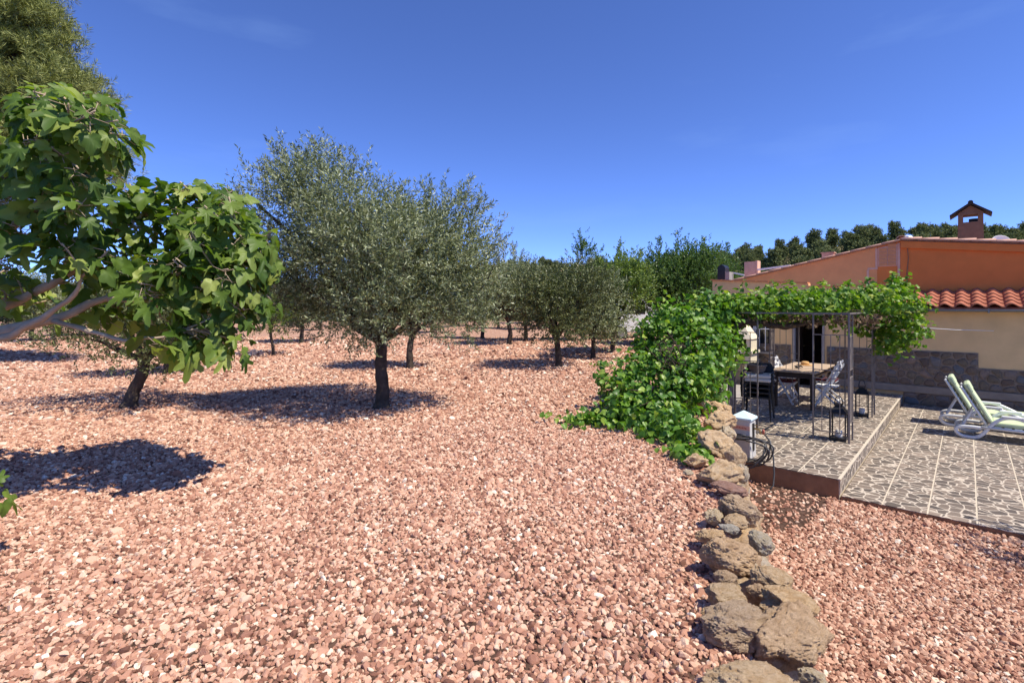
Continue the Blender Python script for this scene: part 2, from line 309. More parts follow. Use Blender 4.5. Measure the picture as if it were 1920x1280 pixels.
# gravel: every stone is real, placed by geometry nodes on a jittered grid
def patio_ur(x, y):
    dx, dy = x-C0.x, y-C0.y; return dx*UX.x+dy*UX.y, dx*RX.x+dy*RX.y
def gravel():
    bands = [(1.3, 4.2, .0232), (4.2, 7.0, .028), (7.0, 11.0, .040), (11.0, 16.0, .058), (16.0, 26.0, .085)]
    P = []; SC = []
    for a, b, s in bands:
        xs = np.arange(-1.06*b-1.5, min(1.06*b+2.6, 9), s); ys = np.arange(a, b, s)
        X, Y = np.meshgrid(xs, ys); X = (X+RG.uniform(-.55, .55, X.shape)*s).ravel(); Y = (Y+RG.uniform(-.55, .55, Y.shape)*s).ravel()
        k = (np.abs(X-.5) < 1.03*Y+1.7)
        u, r = patio_ur(X, Y); side = X-wallx(Y)
        k &= ~((r > -.02) & (side > .1)); k &= ~((side > .02) & (side < .15))
        soil = (r > -1.0+.5*np.sin(u*3)) & (u < -.1) & (side > .2)
        k &= ~(soil & (RG.random(len(X)) < .72))
        X = X[k]; Y = Y[k]; Z = ground_z(X, Y)
        P.append(np.stack([X, Y, Z+RG.uniform(-.006, .009, len(X))*s/.03], -1))
        SC.append(s*RG.lognormal(0, .28, len(X))*.76)
    for i in range(3):                         # a second, lower layer so that no soil shows through
        a, b, s = bands[i]; q = P[i][RG.random(len(P[i])) < .62].copy(); q[:, 0] += s*.5; q[:, 1] += s*.5; q[:, 2] = ground_z(q[:, 0], q[:, 1])-.006
        u, r = patio_ur(q[:, 0], q[:, 1]); side = q[:, 0]-wallx(q[:, 1]); q = q[~((r > -.02) & (side > .1))]; P.append(q); SC.append(s*RG.lognormal(0, .2, len(q))*.80)
    P = np.concatenate(P); SC = np.concatenate(SC); n = len(P)
    me = bpy.data.meshes.new('gravel'); me.vertices.add(n); me.vertices.foreach_set('co', P.astype(np.float32).ravel())
    at = me.attributes.new('rot', 'FLOAT_VECTOR', 'POINT'); at.data.foreach_set('vector', np.stack([RG.normal(0, .5, n), RG.normal(0, .5, n), RG.uniform(0, 6.28, n)], -1).astype(np.float32).ravel())
    at = me.attributes.new('scl', 'FLOAT_VECTOR', 'POINT'); at.data.foreach_set('vector', (SC[:, None]*np.stack([RG.uniform(.85, 1.45, n), RG.uniform(.7, 1.05, n), RG.uniform(.55, 1.05, n)], -1)).astype(np.float32).ravel())
    at = me.attributes.new('idx', 'INT', 'POINT'); at.data.foreach_set('value', RG.integers(0, 10, n).astype(np.int32))
    me.update()
    pc = bpy.data.collections.new('gravel_kinds')
    for i in range(10):
        bm = bmesh.new(); bmesh.ops.create_icosphere(bm, subdivisions=2, radius=1)
        for q in range(10):                    # cut flat facets
            nrm = Vector((random.gauss(0, 1), random.gauss(0, 1), random.gauss(0, 1))).normalized(); h = random.uniform(.42, .74)
            for v in bm.verts:
                e = v.co.dot(nrm)-h
                if e > 0: v.co -= nrm*e
        for v in bm.verts: v.co *= 1+.10*noise.noise(v.co*1.7+Vector((i*9, 0, 0)))
        sm_ = bpy.data.meshes.new('gravel_stone'); bm.to_mesh(sm_); bm.free(); sm_.materials.append(M['gravel'])
        pc.objects.link(bpy.data.objects.new('gravel_stone', sm_))
    ng = bpy.data.node_groups.new('gravel', 'GeometryNodeTree')
    ng.interface.new_socket('Geometry', in_out='INPUT', socket_type='NodeSocketGeometry'); ng.interface.new_socket('Geometry', in_out='OUTPUT', socket_type='NodeSocketGeometry')
    N = ng.nodes; gi = N.new('NodeGroupInput'); go = N.new('NodeGroupOutput'); ip = N.new('GeometryNodeInstanceOnPoints'); ci = N.new('GeometryNodeCollectionInfo')
    ci.inputs['Collection'].default_value = pc; ci.inputs['Separate Children'].default_value = True; ci.inputs['Reset Children'].default_value = True
    ip.inputs['Pick Instance'].default_value = True
    for nm, ty, so_ in (('rot', 'FLOAT_VECTOR', 'Rotation'), ('scl', 'FLOAT_VECTOR', 'Scale'), ('idx', 'INT', 'Instance Index')):
        a = N.new('GeometryNodeInputNamedAttribute'); a.data_type = ty; a.inputs['Name'].default_value = nm; ng.links.new(a.outputs['Attribute'], ip.inputs[so_])
    ng.links.new(gi.outputs[0], ip.inputs['Points']); ng.links.new(ci.outputs[0], ip.inputs['Instance']); ng.links.new(ip.outputs[0], go.inputs[0])
    o = link('gravel', me, None, kind='stuff'); o['label'] = 'loose pink and cream stone chips covering the whole yard'; o['category'] = 'gravel'
    md = o.modifiers.new('stones', 'NODES'); md.node_group = ng
    print('gravel stones', n)
gravel()

# ------------------------------------------------------------------ foliage generators
def unit(a): return a/np.maximum(np.linalg.norm(a, axis=-1, keepdims=True), 1e-9)
def leaf_quads(P, D, ln, wd, fold=.25):
    """rhombic leaves: base P, direction D"""
    n = len(P); Rn = RG.normal(size=(n, 3)); Sd = unit(np.cross(D, Rn)); Nn = np.cross(Sd, D)
    ln = np.asarray(ln).reshape(-1, 1)*np.ones((n, 1)); wd = np.asarray(wd).reshape(-1, 1)*np.ones((n, 1))
    mid = P+D*ln*.48
    V = np.stack([P, mid+Sd*wd*.5+Nn*wd*fold, P+D*ln-Nn*wd*fold*.8, mid-Sd*wd*.5+Nn*wd*fold], 1)
    return V.reshape(-1, 3), np.arange(4*n).reshape(-1, 4)
def twig_leaves(p, t, length, per, ln, wd, spread=.85):
    """p, t: (N,3) twig starts and directions -> leaves along them"""
    n = len(p); s = (np.arange(per)+.5)/per; s = s[None, :]+RG.uniform(-.3, .3, (n, per))/per
    L_ = np.asarray(length).reshape(-1, 1)*s
    P = p[:, None]+t[:, None]*L_[..., None]
    r = RG.normal(size=(n, per, 3)); r -= t[:, None]*(r*t[:, None]).sum(-1, keepdims=True); r = unit(r)
    D = unit(t[:, None]*(.45+.5*s[..., None])+r*spread)
    return P.reshape(-1, 3), D.reshape(-1, 3), ln*RG.uniform(.7, 1.15, n*per), wd*RG.uniform(.75, 1.15, n*per)
def limb(mb, a, b, r0, r1, n=6, segs=6, wob=.06, sag=0):
    a = Vector(a); b = Vector(b); d = (b-a).length; ph = [random.uniform(0, 6) for _ in range(4)]; pts = []; rs = []
    for i in range(segs+1):
        t = i/segs; q = a.lerp(b, t); e = math.sin(math.pi*t)*wob*d
        q += Vector((math.sin(ph[0]+3.2*t)*e, math.sin(ph[1]+3.6*t)*e, math.sin(ph[2]+2.5*t)*e*.5-sag*math.sin(math.pi*t)))
        if i in (0, segs): q = a.lerp(b, t)
        pts.append(q); rs.append((r0+(r1-r0)*t)*(1+.08*math.sin(ph[3]+9*t)))
    mb.tube(pts, rs, n); return pts
def make_crown(lobes, centre, clump_r, per_m2, twigs, per, tl, ln, wd, up=.45, out=.55, shoots=()):
    """lobes: (x,y,z,rx,ry,rz). Clumps sit on the lobes, twigs in the clumps, leaves on the twigs."""
    cl = []; 
    for (x, y, z, a, b, c) in lobes:
        k = max(3, int(per_m2*((a*b)**1.6/3+(a*c)**1.6/3+(b*c)**1.6/3)**(1/1.6)*12.57))
        w = unit(RG.normal(size=(k, 3))); rad = RG.uniform(.45, 1.0, (k, 1))**.6
        cl.append(np.array([x, y, z])+w*rad*np.array([a, b, c]))
    cl = np.concatenate(cl); n = len(cl)*twigs
    ci = np.repeat(np.arange(len(cl)), twigs); p = cl[ci]+RG.normal(0, clump_r, (n, 3))*np.array([1, 1, .8])
    t = unit(unit(p-np.array(centre))*out+np.array([0, 0, up])+unit(p-cl[ci])*.5+RG.normal(0, .35, (n, 3)))
    L_ = tl*RG.uniform(.6, 1.3, n)
    Pp, D, l_, w_ = twig_leaves(p, t, L_, per, ln, wd)
    for (a, b) in shoots:                      # long upright shoots
        a = np.array(a, float); b = np.array(b, float); m = max(6, int(np.linalg.norm(b-a)/.05))
        pp = a+(b-a)*np.linspace(0, 1, m)[:, None]+RG.normal(0, .025, (m, 3)); tt = unit((b-a)[None]*.8+RG.normal(0, .45, (m, 3))*np.linalg.norm(b-a))
        q = twig_leaves(pp, tt, np.full(m, tl*.8), per, ln, wd); Pp = np.concatenate([Pp, q[0]]); D = np.concatenate([D, q[1]]); l_ = np.concatenate([l_, q[2]]); w_ = np.concatenate([w_, q[3]])
    V, Q = leaf_quads(Pp, D, l_, w_); return cl, V, Q
def make_tree(name, trunk_pts, trunk_r, lobes, wood_m, leaf_m, clump_r=.16, per_m2=3.0, twigs=9, per=14, tl=.26, ln=.065, wd=.016, shoots=(), thin=.35, up=.45, fork=None, nlimb=1):
    """returns (trunk mesh, crown mesh), base at the origin"""
    mb = MB(); k = len(trunk_pts); pts = []
    for i in range(k-1):
        for j in range(5): pts.append(Vector(trunk_pts[i]).lerp(Vector(trunk_pts[i+1]), j/5))
    pts.append(Vector(trunk_pts[-1])); m = len(pts); rs = []
    for i, p in enumerate(pts):
        t = i/(m-1); rs.append(trunk_r*(1.0-.22*t+.45*math.exp(-t*9))*(1+.07*math.sin(i*2.1)))
        p += Vector((noise.noise(p*3+Vector((3, 0, 0))), noise.noise(p*3+Vector((0, 7, 0))), 0))*trunk_r*.35
    mb.tube(pts, rs, 10); top = pts[-1]
    cx = sum(l[0] for l in lobes)/len(lobes); cy = sum(l[1] for l in lobes)/len(lobes); cz = sum(l[2] for l in lobes)/len(lobes)
    cl, V, Q = make_crown(lobes, (cx, cy, cz-.3), clump_r, per_m2, twigs, per, tl, ln, wd, up=up, shoots=shoots)
    nodes = []
    for l in lobes:
        e = Vector(l[:3]); nodes += limb(mb, top-Vector((0, 0, trunk_r*.6)), e, trunk_r*.62, trunk_r*.16, 6, 7, .07)[2:]
    sub = cl[RG.random(len(cl)) < thin]
    for c in sub:
        c = Vector(c); q = min(nodes, key=lambda w: (w-c).length); limb(mb, q, c, max(.006, trunk_r*.11), .004, 4, 4, .08)
    for (a, b) in shoots: limb(mb, Vector(a)-Vector((0, 0, .3)), b, .012, .004, 4, 4, .04)
    print(name, 'leaves', len(Q)); return mb.mesh(name+'_trunk', True), npmesh(name+'_crown', V, Q)
def put_tree(name, meshes, mats, loc, label, cat='tree', rotz=0, sc=1.0, group=None):
    o = thing(name, label, cat, loc, rotz, group); o.scale = (sc, sc, sc) if not hasattr(sc, '__len__') else sc
    link('trunk', meshes[0], mats[0], o); link('crown', meshes[1], mats[1], o, kind='stuff'); return o

# ------------------------------------------------------------------ big olive in the middle
def px_lobes(base, lst):
    out = []
    for (px, py, hw, hh, d, dep) in lst:
        c = PX(px, d, py)-base; out.append((c.x, c.y, c.z, hw/F*d, dep, hh/F*d))
    return out
OG = 'trees of the gravel orchard'
b0 = GP(715, 766)
lob = px_lobes(b0, [(600,362,72,66,7.7,.75),(560,440,82,66,7.9,.85),(545,505,70,60,8.0,.8),(690,445,95,85,7.4,.9),(640,500,100,70,8.2,1.0),(835,440,64,62,7.8,.75),
                    (862,505,66,64,7.9,.8),(760,490,95,80,7.2,.9),(730,580,85,42,7.3,.7),(840,575,70,42,7.9,.7),(600,570,70,40,8.1,.7),(468,368,26,15,7.8,.2),(700,470,110,80,8.7,.7),(655,600,30,30,7.5,.3)])
def sh(px0, py0, px1, py1, d=7.7): return (tuple(PX(px0, d, py0+38)-b0), tuple(PX(px1, d, py1+28)-b0))
shs = [sh(560,330,518,245),sh(575,300,530,258,7.9),sh(600,290,588,238),sh(620,300,612,240,7.9),sh(650,320,668,275),sh(670,330,690,300),sh(800,370,795,318),sh(850,360,880,320),sh(870,380,905,345),sh(890,430,935,425),sh(900,470,945,440),sh(520,360,445,335),sh(505,375,455,350),sh(730,350,745,330),sh(880,360,870,322,8),sh(505,420,470,420,8)]
put_tree('olive_tree', make_tree('olive', [(0,0,-.05),(.02,0,.35),(-.02,.02,.75),(.0,.0,1.12)], .105, lob, None, None, .17, 9.0, 11, 15, .28, .072, .018, shs, .14), (M['bark_dark'], M['olive']), b0,
         'large silvery olive tree with a dark trunk in the middle of the gravel', 'olive tree', group=OG)

# leaning tree with darker leaves behind the fig
b1 = GP(240, 762)
lob = px_lobes(b1, [(230,600,85,55,8.0,.8),(330,625,70,42,8.1,.8),(150,615,55,45,8.2,.7),(270,560,90,50,8.4,.8),(370,600,45,35,8.3,.6),(280,650,60,25,7.8,.6)])
tp = [tuple(PX(x, d, y)-b1) for x, y, d in ((240,765,8.0),(250,735,8.0),(268,700,8.0),(276,670,8.0))]
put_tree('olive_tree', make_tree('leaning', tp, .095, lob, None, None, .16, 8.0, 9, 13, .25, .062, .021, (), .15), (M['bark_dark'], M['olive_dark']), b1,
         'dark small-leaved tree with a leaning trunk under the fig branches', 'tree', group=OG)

# shared orchard kinds
def lobes_auto(w, z0, z1, n, seed):
    r = random.Random(seed); out = [(0, 0, (z0+z1)/2, w*.33, w*.33, (z1-z0)*.36)]
    for i in range(n):
        a = 2*math.pi*i/n+r.uniform(-.4, .4); q = w*r.uniform(.2, .32); s = r.uniform(.17, .26)
        out.append((q*math.cos(a), q*math.sin(a), z0+(z1-z0)*r.uniform(.25, .78), w*s, w*s, (z1-z0)*r.uniform(.2, .3)))
    return out
KIND = {}
def kind(k, tr, r, lobes, mats, **kw): KIND[k] = (make_tree(k, tr, r, lobes, None, None, **kw), mats)
OL = (M['bark_dark'], M['olive']); OD = (M['bark_dark'], M['olive_dark']); AL = (M['bark_dark'], M['almond']); AD = (M['bark_dark'], M['almond_deep'])
mid = dict(clump_r=.17, per_m2=6.5, twigs=8, per=11, tl=.27, ln=.090, wd=.029, thin=.1)
kind('olive_round', [(0,0,-.05),(.03,0,.4),(0,0,.75)], .085, lobes_auto(2.3, .65, 2.75, 7, 1), OL, **mid)
kind('olive_low', [(0,0,-.05),(.02,0,.3),(-.02,0,.6)], .075, lobes_auto(2.1, .25, 2.2, 7, 2), OL, **mid)
kind('olive_tall', [(0,0,-.05),(-.05,0,.5),(.05,0,1.0)], .10, lobes_auto(2.6, .9, 3.5, 8, 3), OL, shoots=[((.3,0,3.2),(.35,.05,4.1)),((-.4,.1,3.1),(-.5,.1,3.8)),((0,-.2,3.3),(.05,-.2,3.9))], **mid)
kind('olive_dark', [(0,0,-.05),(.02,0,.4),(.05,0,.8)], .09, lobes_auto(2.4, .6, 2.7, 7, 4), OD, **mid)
big = dict(clump_r=.2, per_m2=4.6, twigs=8, per=10, tl=.3, ln=.11, wd=.048, thin=.1)
kind('almond', [(0,0,-.05),(.03,0,.5),(.12,0,.95)], .10, lobes_auto(3.0, .9, 3.6, 8, 5), AL, shoots=[((.2,0,3.3),(.3,0,4.2)),((-.5,0,3.0),(-.6,0,3.7))], **big)
kind('almond_deep', [(0,0,-.05),(.03,0,.5),(-.05,0,1.0)], .11, lobes_auto(3.3, .8, 4.0, 9, 6), AD, shoots=[((.2,0,3.7),(.3,0,4.5)),((-.7,0,3.4),(-.8,0,4.2)),((.9,.2,3.3),(1.0,.2,3.9))], **big)
kind('young', [(0,0,-.03),(-.03,0,.35),(-.10,0,.75),(-.12,0,1.0)], .05, lobes_auto(1.7, .75, 2.1, 6, 8), AL, **mid)
kind('shoot', [(0,0,-.05),(.03,0,.6),(0,0,1.3)], .09, lobes_auto(2.2, .8, 3.6, 7, 9)+[(0,0,4.2,.28,.28,.6),(.35,0,4.0,.25,.25,.2)], AD, shoots=[((0,0,4.2),(-.1,0,5.0)),((.1,0,4.0),(.55,0,4.45))], **big)
def orchard(k, px, py, sc, rot, label, name='olive_tree', cat='olive tree'):
    b = GP(px, py); b.z = 0; return put_tree(name, KIND[k][0], KIND[k][1], b, label, cat, rot, sc, OG)
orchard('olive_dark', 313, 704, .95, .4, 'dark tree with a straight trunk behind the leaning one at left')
orchard('young', 513, 667, .98, 0, 'young slim-trunked green tree between fig and large olive', 'almond_tree', 'tree')
orchard('olive_round', 566, 642, 1.1, 2.0, 'stout small tree behind the slim young tree, left of the large olive')
orchard('olive_tall', 770, 692, .92, 1.0, 'olive tree whose pale trunk shows just right of the large olive trunk')
orchard('olive_tall', 955, 648, 1.05, 2.2, 'grey-green olive right behind the large olive crown')
orchard('olive_dark', 1048, 689, 1.02, 3.1, 'round dark olive tree on a thin black trunk right of centre')
orchard('olive_low', 1112, 672, 1.05, .8, 'low round silvery olive reaching nearly to the gravel')
orchard('almond', 1148, 662, .90, 0, 'green almond tree with thick forked trunk beside the white van', 'almond_tree', 'almond tree')
orchard('almond_deep', 1262, 648, 1.02, .5, 'deep green bushy tree behind the leafy creeper mound', 'almond_tree', 'almond tree')
orchard('almond_deep', 1330, 636, 1.08, 2.5, 'deep green bushy tree at the left corner of the house', 'almond_tree', 'almond tree')
orchard('olive_tall', 985, 640, 1.0, 4.0, 'olive tree with tall wispy top shoots behind the round dark olive')
orchard('shoot', 1092, 640, .98, 0, 'tree with one tall leafy shoot sticking up against the sky', 'almond_tree', 'almond tree')
orchard('almond', 905, 636, .95, 1.7, 'green tree half hidden by the right edge of the large olive', 'almond_tree', 'almond tree')
orchard('olive_dark', -70, 676, 1.2, 1.1, 'dark tree at the far left edge shading the gravel')
orchard('olive_round', 60, 642, 1.15, 2.9, 'tree behind the fig limbs at the left edge')
orchard('almond', 1200, 628, 1.0, 3.9, 'green tree behind the almond and the creeper', 'almond_tree', 'almond tree')
far = [(150,628,'olive_round',1.1),(250,622,'olive_tall',1.0),(420,624,'almond',.9),(470,617,'olive_round',1.2),(545,612,'olive_round',1.2),(600,619,'almond',.8),(640,612,'almond',.75),(690,607,'olive_round',1.3),(725,617,'olive_low',1.0),
       (810,624,'olive_round',1.15),(850,613,'almond',1.0),(890,611,'olive_tall',1.0),(935,615,'olive_round',1.2),(1010,617,'almond',1.05),(1040,611,'almond',1.1),(1075,615,'olive_tall',1.0),(1120,613,'almond',1.1),
       (1165,616,'almond_deep',.95),(1225,612,'almond',1.1),(30,616,'olive_tall',1.1),(360,613,'olive_round',1.2),(770,609,'olive_round',1.3),(510,606,'olive_round',1.4),(575,605,'almond',1.1),(990,606,'almond',1.25)]
for i, (px, py, k, s) in enumerate(far):
    orchard(k, px, py, s, i*1.3, 'small distant orchard tree standing in the far rows of the gravel', 'orchard_tree', 'tree')
# tree outside the right edge of the frame whose shadow reaches the gravel
o = put_tree('olive_tree', KIND['olive_dark'][0], OD, (6.35, 3.05, -.68), 'tree just beyond the right edge, its shadow falling on the gravel', 'olive tree', 1.0, 1.0, OG)

# ------------------------------------------------------------------ tall pine at the upper left
def pine_mesh(name, lobes, trunk_top, trunk_r, per_m2, twigs, per, tl, ln, wd, clump_r, thin):
    return make_tree(name, [(0,0,-.1),(.1,0,trunk_top*.5),(0,0,trunk_top)], trunk_r, lobes, None, None, clump_r, per_m2, twigs, per, tl, ln, wd, (), thin, .6)
d = 14.0; bp = Vector(((-40-960)/F*d, d, 0))
lob = px_lobes(bp, [(-10,40,110,90,14,1.5),(60,60,60,70,13.6,1.2),(40,150,110,70,13.8,1.6),(120,190,70,60,13.6,1.1),(90,280,110,50,13.8,1.5),(150,295,65,40,13.5,.9),(205,322,28,14,13.4,.4),(130,345,60,22,13.7,.8),(-60,180,120,100,14.5,1.6),(-60,330,110,80,14.5,1.6),(-90,20,90,110,14.5,1.5),(20,-60,90,60,14,1.3)])
pm = pine_mesh('pine', lob, 5.0, .22, 7.0, 9, 20, .22, .17, .017, .14, .05)
put_tree('pine_tree', pm, (M['bark_dark'], M['pine']), bp, 'tall bushy pine rising behind the fig at the upper left', 'pine tree')

# ------------------------------------------------------------------ hill: pines one by one, scrub as a mass
HPM = []
for i in range(4):
    r = random.Random(40+i); h = [3.4, 4.0, 3.8, 3.7][i]
    lb = [(r.uniform(-.4,.4), r.uniform(-.4,.4), h*(.30+.16*j), (1.25-.17*abs(j-1))*r.uniform(.8,1.15), (1.25-.17*abs(j-1))*r.uniform(.8,1.15), .62*r.uniform(.8,1.1)) for j in range(5)]
    if i == 2: lb = [(0,0,h*.82,1.15,1.15,.6),(.6,0,h*.66,.75,.75,.4),(-.5,.2,h*.6,.8,.8,.4)]
    HPM.append(make_tree('hillpine%d' % i, [(0,0,-.3),(.1,0,h*.3),(0,0,h*.55)], .13, lb, None, None, .22, 2.4, 9, 8, .3, .28, .12, (), .05, .6))
sky_pines = [(1352,497,1.0,2),(1395,478,1.1,0),(1418,480,1.0,1),(1465,448,1.0,1),(1488,455,.9,0),(1527,440,1.0,3),(1560,452,.9,1),(1588,452,.8,0),(1631,421,.95,3),(1608,445,.7,2),(1681,424,1.0,1),(1716,420,.8,2),(1747,424,.9,2),(1776,430,.95,0),(1797,438,.8,3),(1858,455,.8,1),(1876,437,1.0,0),(1905,440,.9,3),(1925,434,1.1,1)]
HG = 'pines on the skyline of the hill'
def hill_pine(px, d, sc, i, label, group):
    x = (px-960)/F*d; z = float(hill_z(np.array(x), np.array(d)))
    return put_tree('hill_pine', HPM[i], (M['bark_dark'], M['hill_pine']), (x, d, z-.1), label, 'pine tree', random.uniform(0, 6), sc, group)
ORD = 'first second third fourth fifth sixth seventh eighth ninth tenth eleventh twelfth thirteenth fourteenth fifteenth sixteenth seventeenth eighteenth nineteenth'.split()
for k, (px, py, s, i) in enumerate(sorted(sky_pines)): hill_pine(px, HD-random.uniform(0, 6), s*random.uniform(.8, 1.05), i, ORD[k]+' pine from the left standing out on the hill skyline', HG)
rr = random.Random(5)
for i in range(130):
    px = rr.uniform(1290, 2000) if i < 90 else rr.uniform(760, 1290); d = rr.uniform(58, 93)
    if i >= 90: d = rr.uniform(84, 103)
    hill_pine(px, d, rr.uniform(.7, 1.15)*(1 if i < 90 else .6), rr.randrange(4), 'pine among others on the wooded slope behind the house' if i < 90 else 'small pine on the low ridge beyond the orchard', 'pines on the hill slope' if i < 90 else 'pines on the low ridge')
def scrub():
    n = 5200; d = RG.uniform(54, 112, n); px = RG.uniform(-200, 2150, n); x = (px-960)/F*d; z = hill_z(x, d)
    R_ = RG.uniform(.5, 1.3, n); k = 26
    w = unit(RG.normal(size=(n, k, 3))); w[..., 2] = np.abs(w[..., 2])
    P = np.stack([x, d, z], -1)[:, None]+w*R_[:, None, None]*np.array([1, 1, .85])*RG.uniform(.6, 1, (n, k, 1))
    D = unit(w+RG.normal(0, .5, w.shape)+np.array([0, 0, .4]))
    V, Q = leaf_quads(P.reshape(-1, 3), D.reshape(-1, 3), RG.uniform(.3, .55, n*k), RG.uniform(.16, .28, n*k))
    o = link('scrub', npmesh('scrub', V, Q), M['scrub'], kind='stuff'); o['label'] = 'low green scrub covering the hill slopes'; o['category'] = 'scrub'
scrub()

# ------------------------------------------------------------------ fig tree at the left
def leaf_mesh(name, outline, bend, droop, fold):
    """outline: half profile (x along leaf 0..1, half width); triangulated about the midrib with fold and droop"""
    n = len(outline); vs = []; fs = []
    def z(x, y): return fold*abs(y)-droop*x*x+bend*math.sin(7*x)*abs(y)
    for x, w in outline: vs.append((0, x, z(x, 0)))
    for x, w in outline: vs.append((w, x, z(x, w)))
    for x, w in outline: vs.append((-w, x, z(x, w)))
    for i in range(n-1): fs += [(i, n+i, n+i+1, i+1), (i, i+1, 2*n+i+1, 2*n+i)]
    me = bpy.data.meshes.new(name); me.from_pydata(vs, [], fs); me.polygons.foreach_set('use_smooth', [True]*len(fs)); me.update(); return me
# lobed outlines as polygons around the petiole point, fan over a raised centre line
def lobed_mesh(name, radii, fold, droop, wob, seed):
    """radii: list of (angle deg from the tip direction, radius) for one half; mirrored"""
    r = random.Random(seed); half = radii; pts = []
    for a, q in half: pts.append((math.sin(math.radians(a))*q, .32+math.cos(math.radians(a))*q))
    for a, q in reversed(half):
        if a not in (0, 180): pts.append((-math.sin(math.radians(a))*q*r.uniform(.9, 1.05), .32+math.cos(math.radians(a))*q*r.uniform(.95, 1.03)))
    c = (0, .34); n = len(pts); vs = []
    def z(x, y): return fold*abs(x)-droop*(y-.2)*abs(y-.2)+wob*math.sin(9*x+seed)*math.cos(8*y)
    vs.append((c[0], c[1], z(*c)))
    for p in pts: m_ = ((p[0]+c[0])/2, (p[1]+c[1])/2); vs.append((m_[0], m_[1], z(*m_)-.012))
    for p in pts: vs.append((p[0], p[1], z(*p)))
    fs = []
    for i in range(n):
        j = (i+1) % n; fs += [(0, 1+j, 1+i), (1+i, 1+j, 1+n+j, 1+n+i)]
    me = bpy.data.meshes.new(name); me.from_pydata(vs, [], fs); me.polygons.foreach_set('use_smooth', [True]*len(fs)); me.update()
    return me, np.array(vs), fs
FIGR = [(0,.80),(9,.70),(15,.50),(22,.33),(30,.42),(39,.60),(47,.66),(55,.55),(64,.34),(76,.31),(92,.42),(106,.43),(126,.36),(155,.28),(172,.18),(180,.13)]
VINR = [(0,.62),(14,.50),(28,.44),(42,.54),(54,.56),(68,.44),(85,.46),(105,.48),(130,.40),(155,.30),(180,.12)]
CLIR = [(0,.66),(18,.54),(40,.46),(65,.44),(95,.44),(125,.42),(155,.32),(180,.14)]
def frame_mats(P, D, N_, sc):
    """4x4 matrices with local y = D, local z ~ N_"""
    D = unit(D); X = unit(np.cross(D, N_)); Z = np.cross(X, D); n = len(P); A = np.zeros((n, 3, 3))
    A[:, :, 0] = X; A[:, :, 1] = D; A[:, :, 2] = Z; return A*np.asarray(sc).reshape(-1, 1, 1)
def scatter_leaves(parent, base, kinds, mtl, P, D, N_, sc, keep, merged_name='foliage'):
    """the `keep` indices become leaf objects, the rest one joined part; kinds: list of lobed_mesh results"""
    A = frame_mats(P, D, N_, sc); ki = RG.integers(0, len(kinds), len(P)); ks = set(int(i) for i in keep)
    for i in ks:
        m4 = Matrix([list(A[i, r])+[P[i, r]] for r in range(3)]+[[0, 0, 0, 1]])
        o = link('leaf', kinds[ki[i]][0], mtl, parent); o.matrix_local = Matrix.Translation(-base) @ m4
    V = []; FQ = []; off = 0
    for k, (me, vs, fs) in enumerate(kinds):
        idx = np.array([i for i in range(len(P)) if ki[i] == k and i not in ks])
        if not len(idx): continue
        W_ = np.einsum('nij,vj->nvi', A[idx], vs)+P[idx][:, None]-np.array(base)
        tri = []
        for f in fs: tri += [(f[0], f[1], f[2])]+([(f[0], f[2], f[3])] if len(f) == 4 else [])
        tri = np.array(tri); V.append(W_.reshape(-1, 3)); FQ.append((tri[None]+(np.arange(len(idx))*len(vs))[:, None, None]).reshape(-1, 3)+off); off += len(idx)*len(vs)
    link(merged_name, npmesh(merged_name, np.concatenate(V), np.concatenate(FQ), True), mtl, parent, kind='stuff')

